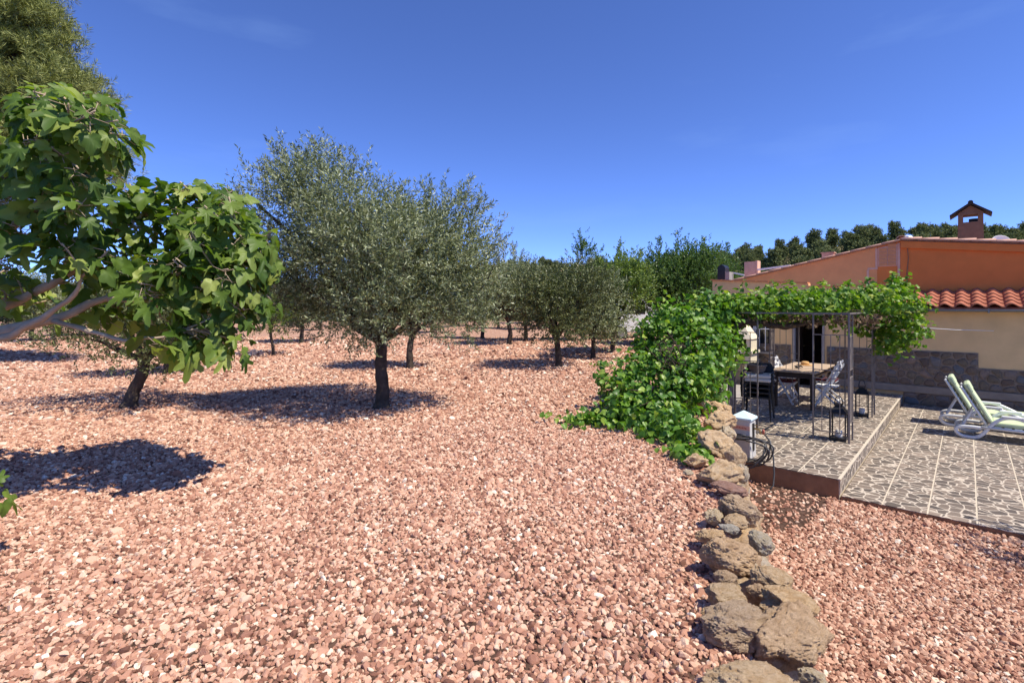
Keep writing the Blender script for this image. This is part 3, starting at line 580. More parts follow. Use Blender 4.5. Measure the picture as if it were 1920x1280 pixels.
def fig_tree():
    base = Vector((-5.35, 4.55, 0)); kinds = [lobed_mesh('leaf', FIGR, .18, .35, .05, 1), lobed_mesh('leaf', FIGR, .30, .6, .06, 5), lobed_mesh('leaf', [(0,.72),(10,.66),(20,.56),(27,.48),(36,.52),(46,.56),(56,.52),(66,.44),(80,.42),(95,.44),(112,.41),(132,.36),(156,.28),(173,.18),(180,.13)], .22, .55, .07, 9)]
    o = thing('fig_tree', 'fig tree with big lobed leaves and pale limbs reaching in from the left', 'fig tree', base)
    wood = MB(); rel = lambda v: Vector(v)-base
    # limbs read from the photograph: column, row, depth
    L1 = [(-330,640,4.6),(-160,640,4.4),(0,622,4.2),(90,600,4.2),(170,570,4.3),(250,545,4.4),(330,520,4.5)]
    L2 = [(-330,660,4.7),(-150,600,4.5),(0,575,4.4),(80,540,4.3),(140,505,4.3),(200,450,4.4),(270,400,4.6)]
    L3 = [(-330,640,4.6),(-180,560,4.1),(-60,480,3.9),(50,410,3.8),(100,330,3.8),(125,250,3.8),(130,190,3.9)]
    L4 = [(100,600,4.2),(170,622,4.1),(230,636,4.1),(290,632,4.1),(340,620,4.2)]
    L5 = [(200,560,4.35),(290,560,4.3),(380,530,4.3),(430,500,4.4),(470,460,4.5)]
    L6 = [(-330,560,4.9),(-200,440,4.8),(-90,330,4.7),(-20,240,4.6)]
    L7 = [(-330,660,4.6),(-140,650,4.2),(0,634,4.05),(60,606,4.0),(130,560,3.95),(150,520,3.9)]
    L8 = [(330,520,4.5),(380,440,4.6),(410,390,4.7)]
    L9 = [(-330,700,4.4),(-200,800,3.6),(-60,880,3.2),(-15,905,3.1)]
    nodes = []
    def spline(lst, r0, r1):
        p = [rel(PX(x, d_, y)) for x, y, d_ in lst]; q = []
        for i in range(len(p)-1):
            a = p[max(i-1, 0)]; b = p[i]; c = p[i+1]; e = p[min(i+2, len(p)-1)]
            for k in range(4):
                t = k/4; q.append(.5*((2*b)+(c-a)*t+(2*a-5*b+4*c-e)*t*t+(3*b-a-3*c+e)*t**3))
        q.append(p[-1]); m = len(q); q = [v+Vector((noise.noise(v*6), noise.noise(v*6+Vector((5, 0, 0))), noise.noise(v*6+Vector((0, 5, 0)))))*.025 for v in q]
        wood.tube(q, [(r0+(r1-r0)*(i/(m-1))**.8)*(1+.12*math.sin(i*1.7+r0*90)) for i in range(m)], 8); nodes.extend(q)
    wood.tube([(0,0,-.1),(.0,.0,.4),(.05,.02,.8),(.15,0,1.25)], [.21,.17,.15,.13], 10)
    for l_, a, b in ((L1,.075,.016),(L2,.06,.014),(L3,.055,.012),(L4,.025,.008),(L5,.03,.009),(L6,.06,.015),(L7,.05,.012),(L8,.014,.007),(L9,.03,.006)): spline(l_, a, b)
    # shoots: rosettes of leaves
    reg = [(100,235,120,75,3.8,.35,15),(30,330,120,80,3.9,.4,15),(60,430,130,70,4.0,.4,16),(-120,300,130,160,4.4,.5,9),(200,430,90,60,4.3,.45,14),(330,470,110,90,4.5,.5,26),(420,450,70,85,4.5,.45,20),(470,480,40,70,4.45,.3,10),
           (340,370,50,35,4.7,.3,7),(425,375,35,30,4.7,.3,6),(375,568,90,50,4.4,.4,14),(250,520,100,60,4.5,.5,16),(90,530,110,40,4.6,.4,10),(120,190,70,30,3.8,.3,8),(200,240,25,35,3.75,.15,4),(-15,908,28,22,3.1,.1,2),(335,622,60,18,4.2,.3,5),(425,630,30,24,4.3,.2,4),(235,335,10,25,4.5,.1,3),(345,338,12,12,4.6,.1,2),(300,352,12,12,4.6,.1,2),(415,350,14,12,4.7,.1,2),(395,362,12,14,4.6,.1,2),(455,385,12,14,4.5,.1,2),(500,440,12,20,4.45,.1,3),(225,255,12,14,3.75,.1,2),(195,185,12,10,3.8,.1,2),(60,165,14,10,3.8,.1,2),(500,560,12,25,4.4,.15,3),(470,620,14,20,4.4,.1,2),(270,370,14,14,4.5,.1,2),(445,560,30,40,4.4,.2,5)]
    PP = []; DD = []; NN = []; SS = []
    for (px, py, hw, hh, d_, dd, k) in reg:
        for _ in range(max(1, int(k*.84))):
            a = random.uniform(0, 6.283); q = math.sqrt(random.random()); dpt = d_+random.uniform(-dd, dd)
            c = PX(px+hw*q*math.cos(a), dpt, py+hh*q*math.sin(a)); cr = c-base
            nd = min(nodes, key=lambda w: (w-cr).length); ax = (cr-nd); ax = (ax.normalized() if ax.length > .02 else Vector((0, 0, 1)))*.6+Vector((.25, -.15, .55)); ax.normalize()
            limb(wood, nd, cr, .010, .006, 5, 4, .08)
            m_ = random.randint(6, 9); ph = random.uniform(0, 6.28)
            s = ax.orthogonal().normalized(); t = ax.cross(s)
            for j in range(m_):
                w = ph+j*2.4; rad = s*math.cos(w)+t*math.sin(w); th = math.radians(random.uniform(48, 105))
                dr = ax*math.cos(th)+rad*math.sin(th); st = c-ax*(.02+.022*j)+dr*random.uniform(.05, .11)
                limb(wood, (c-ax*(.02+.022*j))-base, st-base, .0035, .003, 3, 1, 0)
                dr = (dr+Vector((0, 0, random.uniform(-1.1, -.1)))).normalized()
                nm = ax*.5+Vector((0, 0, .55))+Vector((.2, -.1, 0))+Vector([random.gauss(0, .48) for _ in range(3)])
                PP.append(st); DD.append(dr); NN.append(nm); SS.append(random.uniform(.125, .235)*(1 if j > 2 else .7))
    PP = np.array(PP); keep = np.argsort(PP[:, 1]/np.array(SS)+np.where(np.abs(PP[:, 0]) > 1.0*PP[:, 1]+.1, 50, 0))[:300]
    scatter_leaves(o, base, kinds, M['fig'], PP, np.array(DD), np.array(NN), np.array(SS), keep)
    link('trunk', wood.mesh('trunk', True), M['bark_fig'], o)
    print('fig leaves', len(PP))
fig_tree()

# ------------------------------------------------------------------ rough stone wall
def rock_mesh(seed, sub, sharp=.18):
    bm = bmesh.new(); bmesh.ops.create_icosphere(bm, subdivisions=sub, radius=1); r = random.Random(seed); off = Vector((r.uniform(0, 50), r.uniform(0, 50), r.uniform(0, 50)))
    cuts = [(Vector((r.gauss(0, 1), r.gauss(0, 1), r.gauss(0, .8))).normalized(), r.uniform(.62, .92)) for _ in range(9)]
    for v in bm.verts:
        p = v.co.copy()
        for n_, h in cuts:
            e = p.dot(n_)-h
            if e > 0: p -= n_*e*.85
        q = v.co*1.3+off
        f = 1+.22*noise.noise(q)+.17*noise.noise(q*2.1)+.10*(.22-abs(noise.noise(q*3.3)))+.09*(.2-abs(noise.noise(q*7.1)))+.06*noise.noise(q*14)+.045*noise.noise(q*27)-.22*max(0, noise.noise(q*5.1)-.22)
        v.co = p*f
    me = bpy.data.meshes.new('stone'); bm.to_mesh(me); bm.free(); me.polygons.foreach_set('use_smooth', [True]*len(me.polygons)); return me
def stone_wall():
    o = thing('stone_wall', 'low rough wall of piled ochre boulders running beside the gravel', 'stone wall', (1.8, 4.2, 0)); base = o.location.copy()
    vis = [(1418,1302,98,44,'rock',.5,0),(1526,1272,30,22,'rock_pale',.6,.3),(1380,1172,66,42,'rock_dark',.66,-.1),(1478,1190,80,48,'rock_dark',.62,-.35),(1480,1132,56,30,'rock',.6,.1),(1362,1118,42,24,'rock',.55,0),(1445,1086,40,36,'rock',.8,.3),
           (1418,1112,20,24,'rock_dark',.9,0),(1365,1042,58,40,'rock_dark',.7,.2),(1362,1085,22,20,'rock_dark',.8,0),(1425,1018,26,27,'rock_pale',.8,.5),(1337,1006,29,17,'rock',.6,0),(1366,990,19,11,'rock_white',.5,.2),(1380,978,24,17,'rock',.7,0),
           (1339,968,19,19,'rock_pale',.9,0),(1384,955,45,30,'rock_dark',.65,.5),(1368,916,31,14,'rock_pink',.45,.1),(1349,888,46,26,'rock',.7,0),(1392,890,14,26,'rock_pale',.9,0),(1342,833,38,33,'rock',.85,.3),(1378,856,18,28,'rock',.9,.2),(1306,862,22,12,'rock',.7,0),
           (1350,790,30,22,'rock',.8,0),(1364,812,16,20,'rock_pale',.8,0),(1334,768,32,18,'rock',.7,.4),(1358,770,14,16,'rock',.8,0),(1326,745,26,14,'rock',.7,0),(1345,748,16,14,'rock_pale',.8,.2),(1318,728,20,11,'rock',.7,0),(1330,1148,16,10,'rock',.6,0),(1290,885,10,6,'rock_pale',.7,0)]
    n = 0
    for i, (px, py, hw, hh, m_, asp, rot) in enumerate(vis):
        d_ = F*(CZ-.06)/(py+hh*.25-HZ); s = hw/F*d_
        me = rock_mesh(i*7+3, 6 if py > 930 else 5); me.materials.append(M[m_])
        q = link('stone', me, None, o); q.location = PX(px, d_, py)-base; q.scale = (s*1.0, s*.74, max(s*asp*.8, hh/F*d_*.78)); q.rotation_euler = (random.uniform(-.2, .2), rot, random.uniform(-.35, .35))
    shared = [rock_mesh(900+i, 3) for i in range(5)]
    for i, me in enumerate(shared): me.materials.append(M[('rock', 'rock_dark', 'rock', 'rock_pale', 'rock')[i]])
    # lower courses on the patio side, and the run that goes on behind the creeper
    y = 1.0; k = 0
    while y < 14.0:
        zl = float(zlow(np.array(y))); nc = max(1, int((-zl)/.22)+1)
        for c in range(nc):
            s = random.uniform(.11, .165); yy = y+random.uniform(-.06, .06); z = zl+.10+c*(-zl-.1)/max(1, nc-.3); x = float(wallx(np.array(yy)))+.20-.14*(c/max(1, nc-1) if nc > 1 else 0)
            q = link('stone', shared[k % 5], None, o); k += 1; q.location = Vector((x, yy, z))-base; q.scale = (s*1.1, s*1.15, s*.85); q.rotation_euler = (random.uniform(0, 6), random.uniform(-.4, .4), random.uniform(0, 6))
        if y > 7.4 or y < 2.0:
            s = random.uniform(.15, .22); q = link('stone', shared[k % 5], None, o); k += 1; q.location = Vector((float(wallx(np.array(y)))+.08, y, .03))-base; q.scale = (s*1.1, s*1.1, s*.8); q.rotation_euler = (0, 0, random.uniform(0, 6))
        y += random.uniform(.24, .32)
stone_wall()

# ------------------------------------------------------------------ terraces
def terrace(name, label, u0, u1, r0, r1, z, zb, edge_m, side=False, tile=.40):
    o = link(name, None, None, None, C0, PA, 'structure')
    part('slab', MB().box(u0, u1, r0, r1, zb, z-.012), edge_m, o)
    part('grout_bed', MB().box(u0+.01, u1-.004, r0+.01, r1-.004, z-.0125, z-.003), M['grout'], o)
    nu = int(round((u1-u0)/tile)); nr = int(round((r1-r0)/tile)); tu = (u1-u0)/nu; tr = (r1-r0)/nr; g = .008; gr = .002
    me = MB().box(g, tu-g, gr, tr-gr, -.008, 0).mesh('tile'); me.materials.append(M['tile'])
    n = 0
    for i in range(nu):
        for j in range(nr):
            q = link('tile', me, None, o); q.location = (u0+i*tu, r0+j*tr, z+random.uniform(-.0006, .0006)); n += 1
    if side:
        part('riser_bed', MB().box(u1, u1+.006, r0, r1, zb+.02, z-.004), M['grout'], o)
        mr = MB().box(0, .010, gr, tr-gr, -(z-ZL)+.012, -.012).mesh('riser_tile'); mr.materials.append(M['tile'])
        for j in range(nr):
            q = link('riser_tile', mr, None, o); q.location = (u1+.004, r0+j*tr, z)
        part('nosing', MB().box(u1-.012, u1+.018, r0-.002, r1, z-.010, z+.002), M['grout'], o)
    return o
terrace('raised_terrace', '', -2.6, 0, 0, WR, ZP, -1.0, M['brown_face'], True)
terrace('lower_terrace', '', .02, 4.8, 0, WR, ZL, -1.0, M['brown_face'])
# rest of the platform strip beside the wall, towards the house's left end
part('terrace_extension', MB().box(-4.6, -2.602, 2.6, WR, -1.0, ZP-.004), M['concrete'], bpy.data.objects['raised_terrace'])

# ------------------------------------------------------------------ house
def voronoi(pts, box):
    x0, x1, y0, y1 = box; cells = []
    for i, p in enumerate(pts):
        poly = [(x0, y0), (x1, y0), (x1, y1), (x0, y1)]
        for j, q in enumerate(pts):
            if i == j or abs(p[0]-q[0])+abs(p[1]-q[1]) > 1.6: continue
            mx, my = (p[0]+q[0])/2, (p[1]+q[1])/2; nx_, ny_ = q[0]-p[0], q[1]-p[1]; out = []
            for a in range(len(poly)):
                A_, B_ = poly[a], poly[(a+1) % len(poly)]; da = (A_[0]-mx)*nx_+(A_[1]-my)*ny_; db = (B_[0]-mx)*nx_+(B_[1]-my)*ny_
                if da <= 0: out.append(A_)
                if da*db < 0: t = da/(da-db); out.append((A_[0]+(B_[0]-A_[0])*t, A_[1]+(B_[1]-A_[1])*t))
            poly = out
            if len(poly) < 3: break
        if len(poly) >= 3: cells.append(poly)
    return cells
def round_poly(poly, shrink, r):
    cx = sum(p[0] for p in poly)/len(poly); cy = sum(p[1] for p in poly)/len(poly); out = []
    n = len(poly)
    for i in range(n):
        a, b, c = poly[i-1], poly[i], poly[(i+1) % n]
        for (p, q, t) in ((a, b, .74), (b, c, .26)):
            x, y = p[0]+(q[0]-p[0])*t, p[1]+(q[1]-p[1])*t
            dx, dy = x-cx, y-cy; L_ = math.hypot(dx, dy); k = max(.3, 1-(shrink+r.uniform(-.004, .012))/max(L_, .03)); out.append((cx+dx*k, cy+dy*k))
    return out
def build_house():
    h = thing('house', 'single-storey house with orange gable wall, tan front and stone base', 'house', C0, PA)
    wall = lambda u, r, z: (u, r, z)
    T = .22
    # --- tan front, built round the door and the window (butt-jointed slabs)
    f = MB(); y0, y1 = WR, WR+T; zb = -1.0
    WU0, WU1, WZ0, WZ1 = -3.72, -2.76, .38, 1.42; DU0, DU1, DZ1 = -2.28, -1.56, 1.50
    f.box(-4.38, WU0, y0, y1, zb, 2.05); f.box(WU0, WU1, y0, y1, zb, WZ0); f.box(WU0, WU1, y0, y1, WZ1, 2.05)
    f.box(WU1, DU0, y0, y1, zb, 2.05); f.box(DU0, DU1, y0, y1, zb, ZP-.01); f.box(DU0, DU1, y0, y1, DZ1, 2.05); f.box(DU1, 6.0, y0, y1, zb, 1.60); f.box(DU1, -.15, y0, y1, 1.60, 2.05)
    part('front_wall', f, M['tan_wall'], h)
    part('parapet', MB().prism([(-4.38, 2.05), (-1.92, 2.05), (-1.92, 2.20), (-4.38, 2.36)], y0, y1, lambda p, w: (p[0], w, p[1])), M['tan_wall'], h)
    part('parapet', MB().box(-1.918, -.20, y0, y1, 2.05, 2.10), M['tan_wall'], h)
    s = MB().box(-4.38, -4.16, y1, 14.5, zb, 2.05); s.box(5.78, 6.0, y1, 14.5, zb, 1.6); s.box(-4.16, 5.78, 14.28, 14.5, zb, 2.0); part('side_wall', s, M['tan_wall'], h)
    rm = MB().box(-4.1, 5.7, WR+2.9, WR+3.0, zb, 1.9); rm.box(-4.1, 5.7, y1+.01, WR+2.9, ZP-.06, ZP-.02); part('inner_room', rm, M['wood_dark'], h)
    part('flat_roof', MB().box(-4.15, -.2, y1, 8.755, 1.90, 2.02), M['concrete'], h)
    # --- parapet cap tiles, one by one
    cp = link('parapet_cap', MB().box(-4.42, -1.90, y0+.10, y0+.12, 2.0, 2.05).mesh('parapet_cap'), M['tan_wall'], h)
    me = MB().prism([(0, 0), (.30, -.004), (.30, .030), (0, .036)], -.06, T+.05, lambda p, w: (p[0], w, p[1])).mesh('cap_tile'); me.materials.append(M['orange_tile'])
    for i in range(8):
        q = link('cap_tile', me, None, cp); uu = -4.42+i*.312; q.location = (uu, y0, 2.36-(uu+4.38)*.065+.002); q.rotation_euler = (0, .065, 0)
    for i in range(6):
        q = link('cap_tile', me, None, cp); q.location = (-1.91+i*.30, y0, 2.103)
    # --- main body: gable wall seen above the lean-to
    g0 = 8.76; AP = (-.09, 3.23); Lz = lambda u: 3.23-.2164*(-.09-u); Rz = lambda u: 3.23-.121*(u+.09)
    pr = lambda p, w: (p[0], w, p[1])
    part('gable_wall', MB().prism([(-.58, 1.7), (6.0, 1.7), (6.0, Rz(6.0)), AP, (-.58, Lz(-.58))], g0, g0+.2, pr), M['orange_wall'], h)
    part('gable_wall', MB().prism([(-4.2, 1.7), (-.582, 1.7), (-.582, Lz(-.582)), (-4.2, Lz(-4.2))], g0, g0+.2, pr), M['pale_wall'], h)['label'] = 'pale salmon left half of the gable'
    part('gable_band', MB().prism([(-.10, Rz(-.10)-.17), (6.0, Rz(6)-.17), (6.0, Rz(6)-.005), (-.10, Rz(-.10)-.005)], g0-.07, g0-.001, pr), M['orange_wall'], h)
    # patch of unrendered hollow blocks with pink mortar edges
    bp_ = link('block_patch', MB().prism([(-.56, 2.62), (-.17, 2.62), (-.17, 3.17), (-.56, 3.10)], g0-.006, g0-.001, pr).mesh('block_patch'), M['pink_mortar'], h)
    mb_ = MB().box(.008, .172, -.012, 0, .006, .086).mesh('block'); mb_.materials.append(M['block'])
    for i in range(2):
        for j in range(6):
            if (i, j) != (0, 5): q = link('block', mb_, None, bp_); q.location = (-.545+i*.18, g0-.006, 2.63+j*.092)
    e = MB().box(-.62, -.57, g0-.012, g0-.001, 2.55, 3.09); e.box(-.78, -.621, g0-.012, g0-.001, 2.55, 2.60); e.box(-.80, -.75, g0-.012, g0-.0015, 2.0, 2.549); e.box(-.165, -.115, g0-.012, g0-.001, 2.35, 3.19); part('mortar_edge', e, M['pink_mortar'], h)
    # roof slabs and verge tiles
    rf = link('roof', MB().prism([(-4.4, Lz(-4.4)+.005), AP[:1]+(AP[1]+.005,), (6.1, Rz(6.1)+.005), (6.1, Rz(6.1)+.05), (AP[0], AP[1]+.05), (-4.4, Lz(-4.4)+.05)], g0-.02, 14.4, pr).mesh('roof'), M['verge_tile'], h)
    def barrel(l, w, th, n=6, taper=.85):
        mb = MB(); vs = []; 
        for e_, k in ((0, 1), (l, taper)):
            for q in (1, 0):
                for i in range(n+1):
                    a = math.pi*i/n; rr_ = (w/2-(0 if q else th))*k; vs.append((e_, -math.cos(a)*rr_, math.sin(a)*rr_*.75))
        m_ = n+1; fs = []
        for i in range(n): fs += [(i+1, i, 2*m_+i, 2*m_+i+1), (m_+i, m_+i+1, 3*m_+i+1, 3*m_+i), (i, i+1, m_+i+1, m_+i), (2*m_+i+1, 2*m_+i, 3*m_+i, 3*m_+i+1)]
        fs += [(0, m_, 3*m_, 2*m_), (m_-1, 3*m_-1, 4*m_-1, 2*m_-1)]
        return mb.add(vs, fs).mesh('verge_tile', True)
    vt = barrel(.40, .20, .016); vt.materials.append(M['verge_tile'])
    u = AP[0]+.02; a = math.atan(.121)
    while u < 5.6:
        q = link('verge_tile', vt, None, rf); q.location = (u+.38, g0-.04, Rz(u+.38)+.045); q.rotation_euler = (0, math.pi+a*.55, 0); q.scale = (1, 1, -1); u += .325
    u = AP[0]-.02; a = math.atan(.2164)
    while u > -4.1:
        q = link('verge_tile', vt, None, rf); q.location = (u-.36, g0-.03, Lz(u-.36)+.03); q.rotation_euler = (0, -a*.9, 0); q.scale = (1, .8, .6); u -= .33
    part('ridge_mortar', rock_mesh(77, 3), M['white_paint'], rf, loc=(AP[0]+.12, g0-.02, 3.30)).scale = (.10, .07, .06)
    q = link('ridge_tile', vt, None, rf); q.location = (AP[0], g0-.08, 3.29); q.rotation_euler = (0, 0, math.pi/2)
    # --- lean-to pantile roof in front of the gable
    lo = link('pantile_roof', MB().prism([(WR-.24, 1.545), (8.755, 1.905), (8.755, 1.94), (WR-.24, 1.58)], -.14, 6.0, lambda p, w: (w, p[0], p[1])).mesh('pantile_roof'), M['roof_tile'], h)
    # S-shaped tile: one wave wide
    mb = MB(); n = 10; wv = .262; ln_ = .40; vs = []
    for e_ in (0, 1):
        for q in (0, 1):
            for i in range(n+1):
                t = i/n; z = .038*math.sin(2*math.pi*(t-.1))+(.018 if e_ == 0 else .0)
                vs.append((t*(wv+.02), e_*ln_, z-(0 if q == 0 else .020)))
    m_ = n+1; fs = []
    for i in range(n): fs += [(i, i+1, 2*m_+i+1, 2*m_+i), (m_+i+1, m_+i, 3*m_+i, 3*m_+i+1), (m_+i, m_+i+1, i+1, i), (2*m_+i, 2*m_+i+1, 3*m_+i+1, 3*m_+i)]
    fs += [(0, 2*m_, 3*m_, m_), (n, m_+n, 3*m_+n, 2*m_+n)]
    pt = mb.add(vs, fs).mesh('roof_tile', True); pt.materials.append(M['roof_tile']); sl_ = math.atan2(.36, 1.235)
    for i in range(21):
        for j in range(5):
            q = link('roof_tile', pt, None, lo); q.location = (-.12+i*wv, WR-.30+j*.262+random.uniform(-.006, .006), 1.618+j*.262*math.tan(sl_)+j*.001); q.rotation_euler = (sl_-.03, 0, random.uniform(-.012, .012))
    # gutter with brackets
    gt = MB(); pr_ = []
    for i in range(9): a = math.pi+math.pi*i/8; pr_.append((WR-.30+.055*math.cos(a), 1.545+.055*math.sin(a)))
    for i in range(9): a = 2*math.pi-math.pi*i/8; pr_.append((WR-.30+.049*math.cos(a), 1.545+.049*math.sin(a)))
    gt.prism(pr_, -.20, 6.0, lambda p, w: (w, p[0], p[1])); gu = part('gutter', gt, M['gutter'], h, True)
    for uu in (.45, 1.45, 2.45, 3.45): part('bracket', MB().box(uu, uu+.03, WR-.362, WR, 1.47, 1.485).box(uu, uu+.03, WR-.362, WR-.357, 1.485, 1.56), M['gutter'], gu)
    # --- stone base
    da = link('stone_base', None, None, h); z0, z1 = -.20, .60
    for k, (ua, ub, ztop) in enumerate(((-4.37, DU0-.05, .60), (DU1+.05, 1.31, .60), (1.312, 5.9, .28))):
        part('mortar', MB().box(ua, ub, WR-.018, WR-.001, z0, ztop), M['dado_mortar'], da)
        r = random.Random(11+k); pts = []; nxs = int((ub-ua)/.205)
        for i in range(nxs):
            for j in range(int((ztop-z0)/.155)):
                pts.append((ua+(i+.5+(.5 if j % 2 else 0)+r.uniform(-.38, .38))*(ub-ua)/nxs, z0+(j+.5+r.uniform(-.33, .33))*.16))
        for poly in voronoi(pts, (ua, ub, z0, ztop)):
            pp = round_poly(poly, .013, r); cx = sum(p[0] for p in pp)/len(pp); cz = sum(p[1] for p in pp)/len(pp); n_ = len(pp); hgt = r.uniform(.018, .04)
            if max(p[0] for p in pp)-min(p[0] for p in pp) < .05: continue
            vs = [(p[0]-cx, 0, p[1]-cz) for p in pp]+[((p[0]-cx)*.93, -hgt*.75, (p[1]-cz)*.93) for p in pp]+[((p[0]-cx)*.68, -hgt-r.uniform(-.005, .006), (p[1]-cz)*.68) for p in pp]+[(0, -hgt*1.1, 0)]
            fs = [(i, (i+1) % n_, n_+(i+1) % n_, n_+i) for i in range(n_)]+[(n_+i, n_+(i+1) % n_, 2*n_+(i+1) % n_, 2*n_+i) for i in range(n_)]+[(2*n_+i, 2*n_+(i+1) % n_, 3*n_) for i in range(n_)]
            q = link('stone', MB().add(vs, fs).mesh('stone'), M['dado'], da); q.location = (cx, WR-.017, cz)
    part('mortar', MB().box(.03, 5.9, WR-.030, WR-.0015, ZL, -.362), M['dado_mortar'], da); r = random.Random(5)
    for poly in voronoi([(.03+(i+.5+r.uniform(-.3, .3))*.26, ZL+(j+.5+r.uniform(-.25, .25))*.14) for i in range(22) for j in range(2)], (.03, 5.85, ZL, -.365)):
        pp = round_poly(poly, .012, r); cx = sum(p[0] for p in pp)/len(pp); cz = sum(p[1] for p in pp)/len(pp); n_ = len(pp)
        vs = [(p[0]-cx, 0, p[1]-cz) for p in pp]+[((p[0]-cx)*.9, -.022, (p[1]-cz)*.9) for p in pp]+[(0, -.03, 0)]
        q = link('stone', MB().add(vs, [(i, (i+1) % n_, n_+(i+1) % n_, n_+i) for i in range(n_)]+[(n_+i, n_+(i+1) % n_, 2*n_) for i in range(n_)]).mesh('stone'), M['dado'], da); q.location = (cx, WR-.029, cz)
    pl = MB().box(-4.38, DU0-.06, WR-.07, WR-.0005, -.36, -.202); pl.box(DU1+.06, 6.0, WR-.07, WR-.0005, -.36, -.202); part('plinth', pl, M['plinth'], h, bevel=.01)
    # --- door opening: frame and the leaf swung inwards
    d_ = link('door', MB().box(DU0+.05, DU0+.085, WR+.10, WR+.74, ZP+.01, DZ1-.06).mesh('door'), M['wood_dark'], h)
    fr = MB().box(DU0, DU0+.045, WR-.03, WR+.10, ZP, DZ1); fr.box(DU1-.045, DU1, WR-.03, WR+.10, ZP, DZ1); fr.box(DU0+.045, DU1-.045, WR-.03, WR+.10, DZ1-.045, DZ1); part('door_frame', fr, M['concrete'], d_)
    part('handle', MB().tube([(DU0+.09, WR+.66, .55), (DU0+.13, WR+.66, .55), (DU0+.13, WR+.56, .55)], .01, 6), M['brass'], d_)
    # --- window: panes, frame, white bars, sill
    w = link('window', None, None, h)
    part('pane', MB().box(WU0+.06, (WU0+WU1)/2-.025, WR+.11, WR+.116, WZ0+.06, WZ1-.06), M['glass_dark'], w); part('pane', MB().box((WU0+WU1)/2+.025, WU1-.06, WR+.11, WR+.116, WZ0+.06, WZ1-.06), M['glass_dark'], w)
    fr = MB().box(WU0, WU0+.06, WR+.08, WR+.15, WZ0, WZ1); fr.box(WU1-.06, WU1, WR+.08, WR+.15, WZ0, WZ1); fr.box(WU0+.06, WU1-.06, WR+.08, WR+.15, WZ0, WZ0+.06); fr.box(WU0+.06, WU1-.06, WR+.08, WR+.15, WZ1-.06, WZ1); fr.box((WU0+WU1)/2-.025, (WU0+WU1)/2+.025, WR+.08, WR+.15, WZ0+.06, WZ1-.06); part('window_frame', fr, M['white_paint'], w)
    for i in range(7): uu = WU0+.03+i*(WU1-WU0-.06)/6; part('bar', MB().box(uu-.009, uu+.009, WR-.05, WR-.032, WZ0+.03, WZ1-.03), M['white_paint'], w)
    for z in (WZ0+.12, (WZ0+WZ1)/2+.1, WZ1-.1): part('cross_bar', MB().box(WU0-.02, WU1+.02, WR-.031, WR-.012, z-.012, z+.012), M['white_paint'], w)
    part('sill', MB().box(WU0-.06, WU1+.06, WR-.09, WR+.08, WZ0-.05, WZ0-.002), M['concrete'], w)
    # --- chimney with open pot house and little tiled roof
    ch = link('chimney', None, None, h); cu, cr, w2 = 1.19, 10.5, .25; zt = 3.75
    part('shaft', MB().prism([(-w2-.02, 2.4), (w2+.02, 2.4), (w2-.01, zt), (-w2+.01, zt)], -.24, .24, lambda p, q: (cu+p[0], cr+q, p[1])), M['chimney'], ch)
    for sx in (-1, 1):
        for sy in (-1, 1): part('pillar', MB().box(cu+sx*.19-.05, cu+sx*.19+.05, cr+sy*.19-.05, cr+sy*.19+.05, zt, zt+.19), M['chimney'], ch)
    part('lintel', MB().box(cu-.24, cu+.24, cr-.24, cr+.24, zt+.19, zt+.24), M['chimney'], ch)
    part('gable', MB().prism([(-.24, zt+.24), (.24, zt+.24), (0, zt+.42)], -.235, .235, lambda p, q: (cu+p[0], cr+q, p[1])), M['chimney'], ch)
    for sx in (-1, 1):
        part('cap_slab', MB().prism([(sx*.40, zt+.16), (sx*.40, zt+.205), (0, zt+.50), (0, zt+.44)][::(1 if sx < 0 else -1)], -.33, .33, lambda p, q: (cu+p[0], cr+q, p[1])), M['dark_tile'], ch)
    part('ridge_cap', MB().tube([(cu, cr-.34, zt+.485), (cu, cr+.34, zt+.485)], .055, 8), M['dark_tile'], ch)
    part('flue', MB().tube([(cu+.06, cr, zt), (cu+.06, cr, zt+.1)], .10, 10), M['dark_tile'], ch)
    # --- small masonry on the left roof
    part('vent_stack', MB().prism([(-4.36, 2.0), (-4.14, 2.0), (-4.14, 2.74), (-4.17, 2.80), (-4.25, 2.84), (-4.33, 2.80), (-4.36, 2.74)], 8.1, 8.45, pr), M['black_metal'], h)
    part('vent_side', MB().box(-4.138, -4.02, 8.1, 8.45, 2.0, 2.62), M['concrete'], h)
    part('brick_stack', MB().box(-3.98, -3.66, 9.3, 9.6, 2.0, 2.98).box(-3.655, -3.60, 9.3, 9.6, 2.0, 3.0), M['pink_mortar'], h)
    part('brick_stack', MB().box(-2.0, -1.72, 9.8, 10.1, 2.5, 3.14).box(-2.03, -1.69, 9.79, 10.11, 3.14, 3.17), M['verge_tile'], h)
    part('roof_edge', MB().bar((-3.6, 9.32, 2.72), (-2.7, 9.32, 2.80), .05).bar((-4.0, 8.4, 2.60), (-3.7, 8.4, 2.52), .04), M['white_paint'], h)
    part('wall_ledge', MB().box(-4.56, -4.382, WR+.1, WR+.5, 1.78, 1.93), M['concrete'], h)
    part('wall_box', MB().box(-.36, -.22, WR-.06, WR-.001, 1.62, 1.86), M['concrete'], h)
    part('cable', MB().tube([(.03, g0-.02, 3.05), (.05, g0-.018, 2.8), (.02, g0-.018, 2.4), (.04, g0-.018, 1.95)], .010, 5), M['brown_face'], h)
build_house()
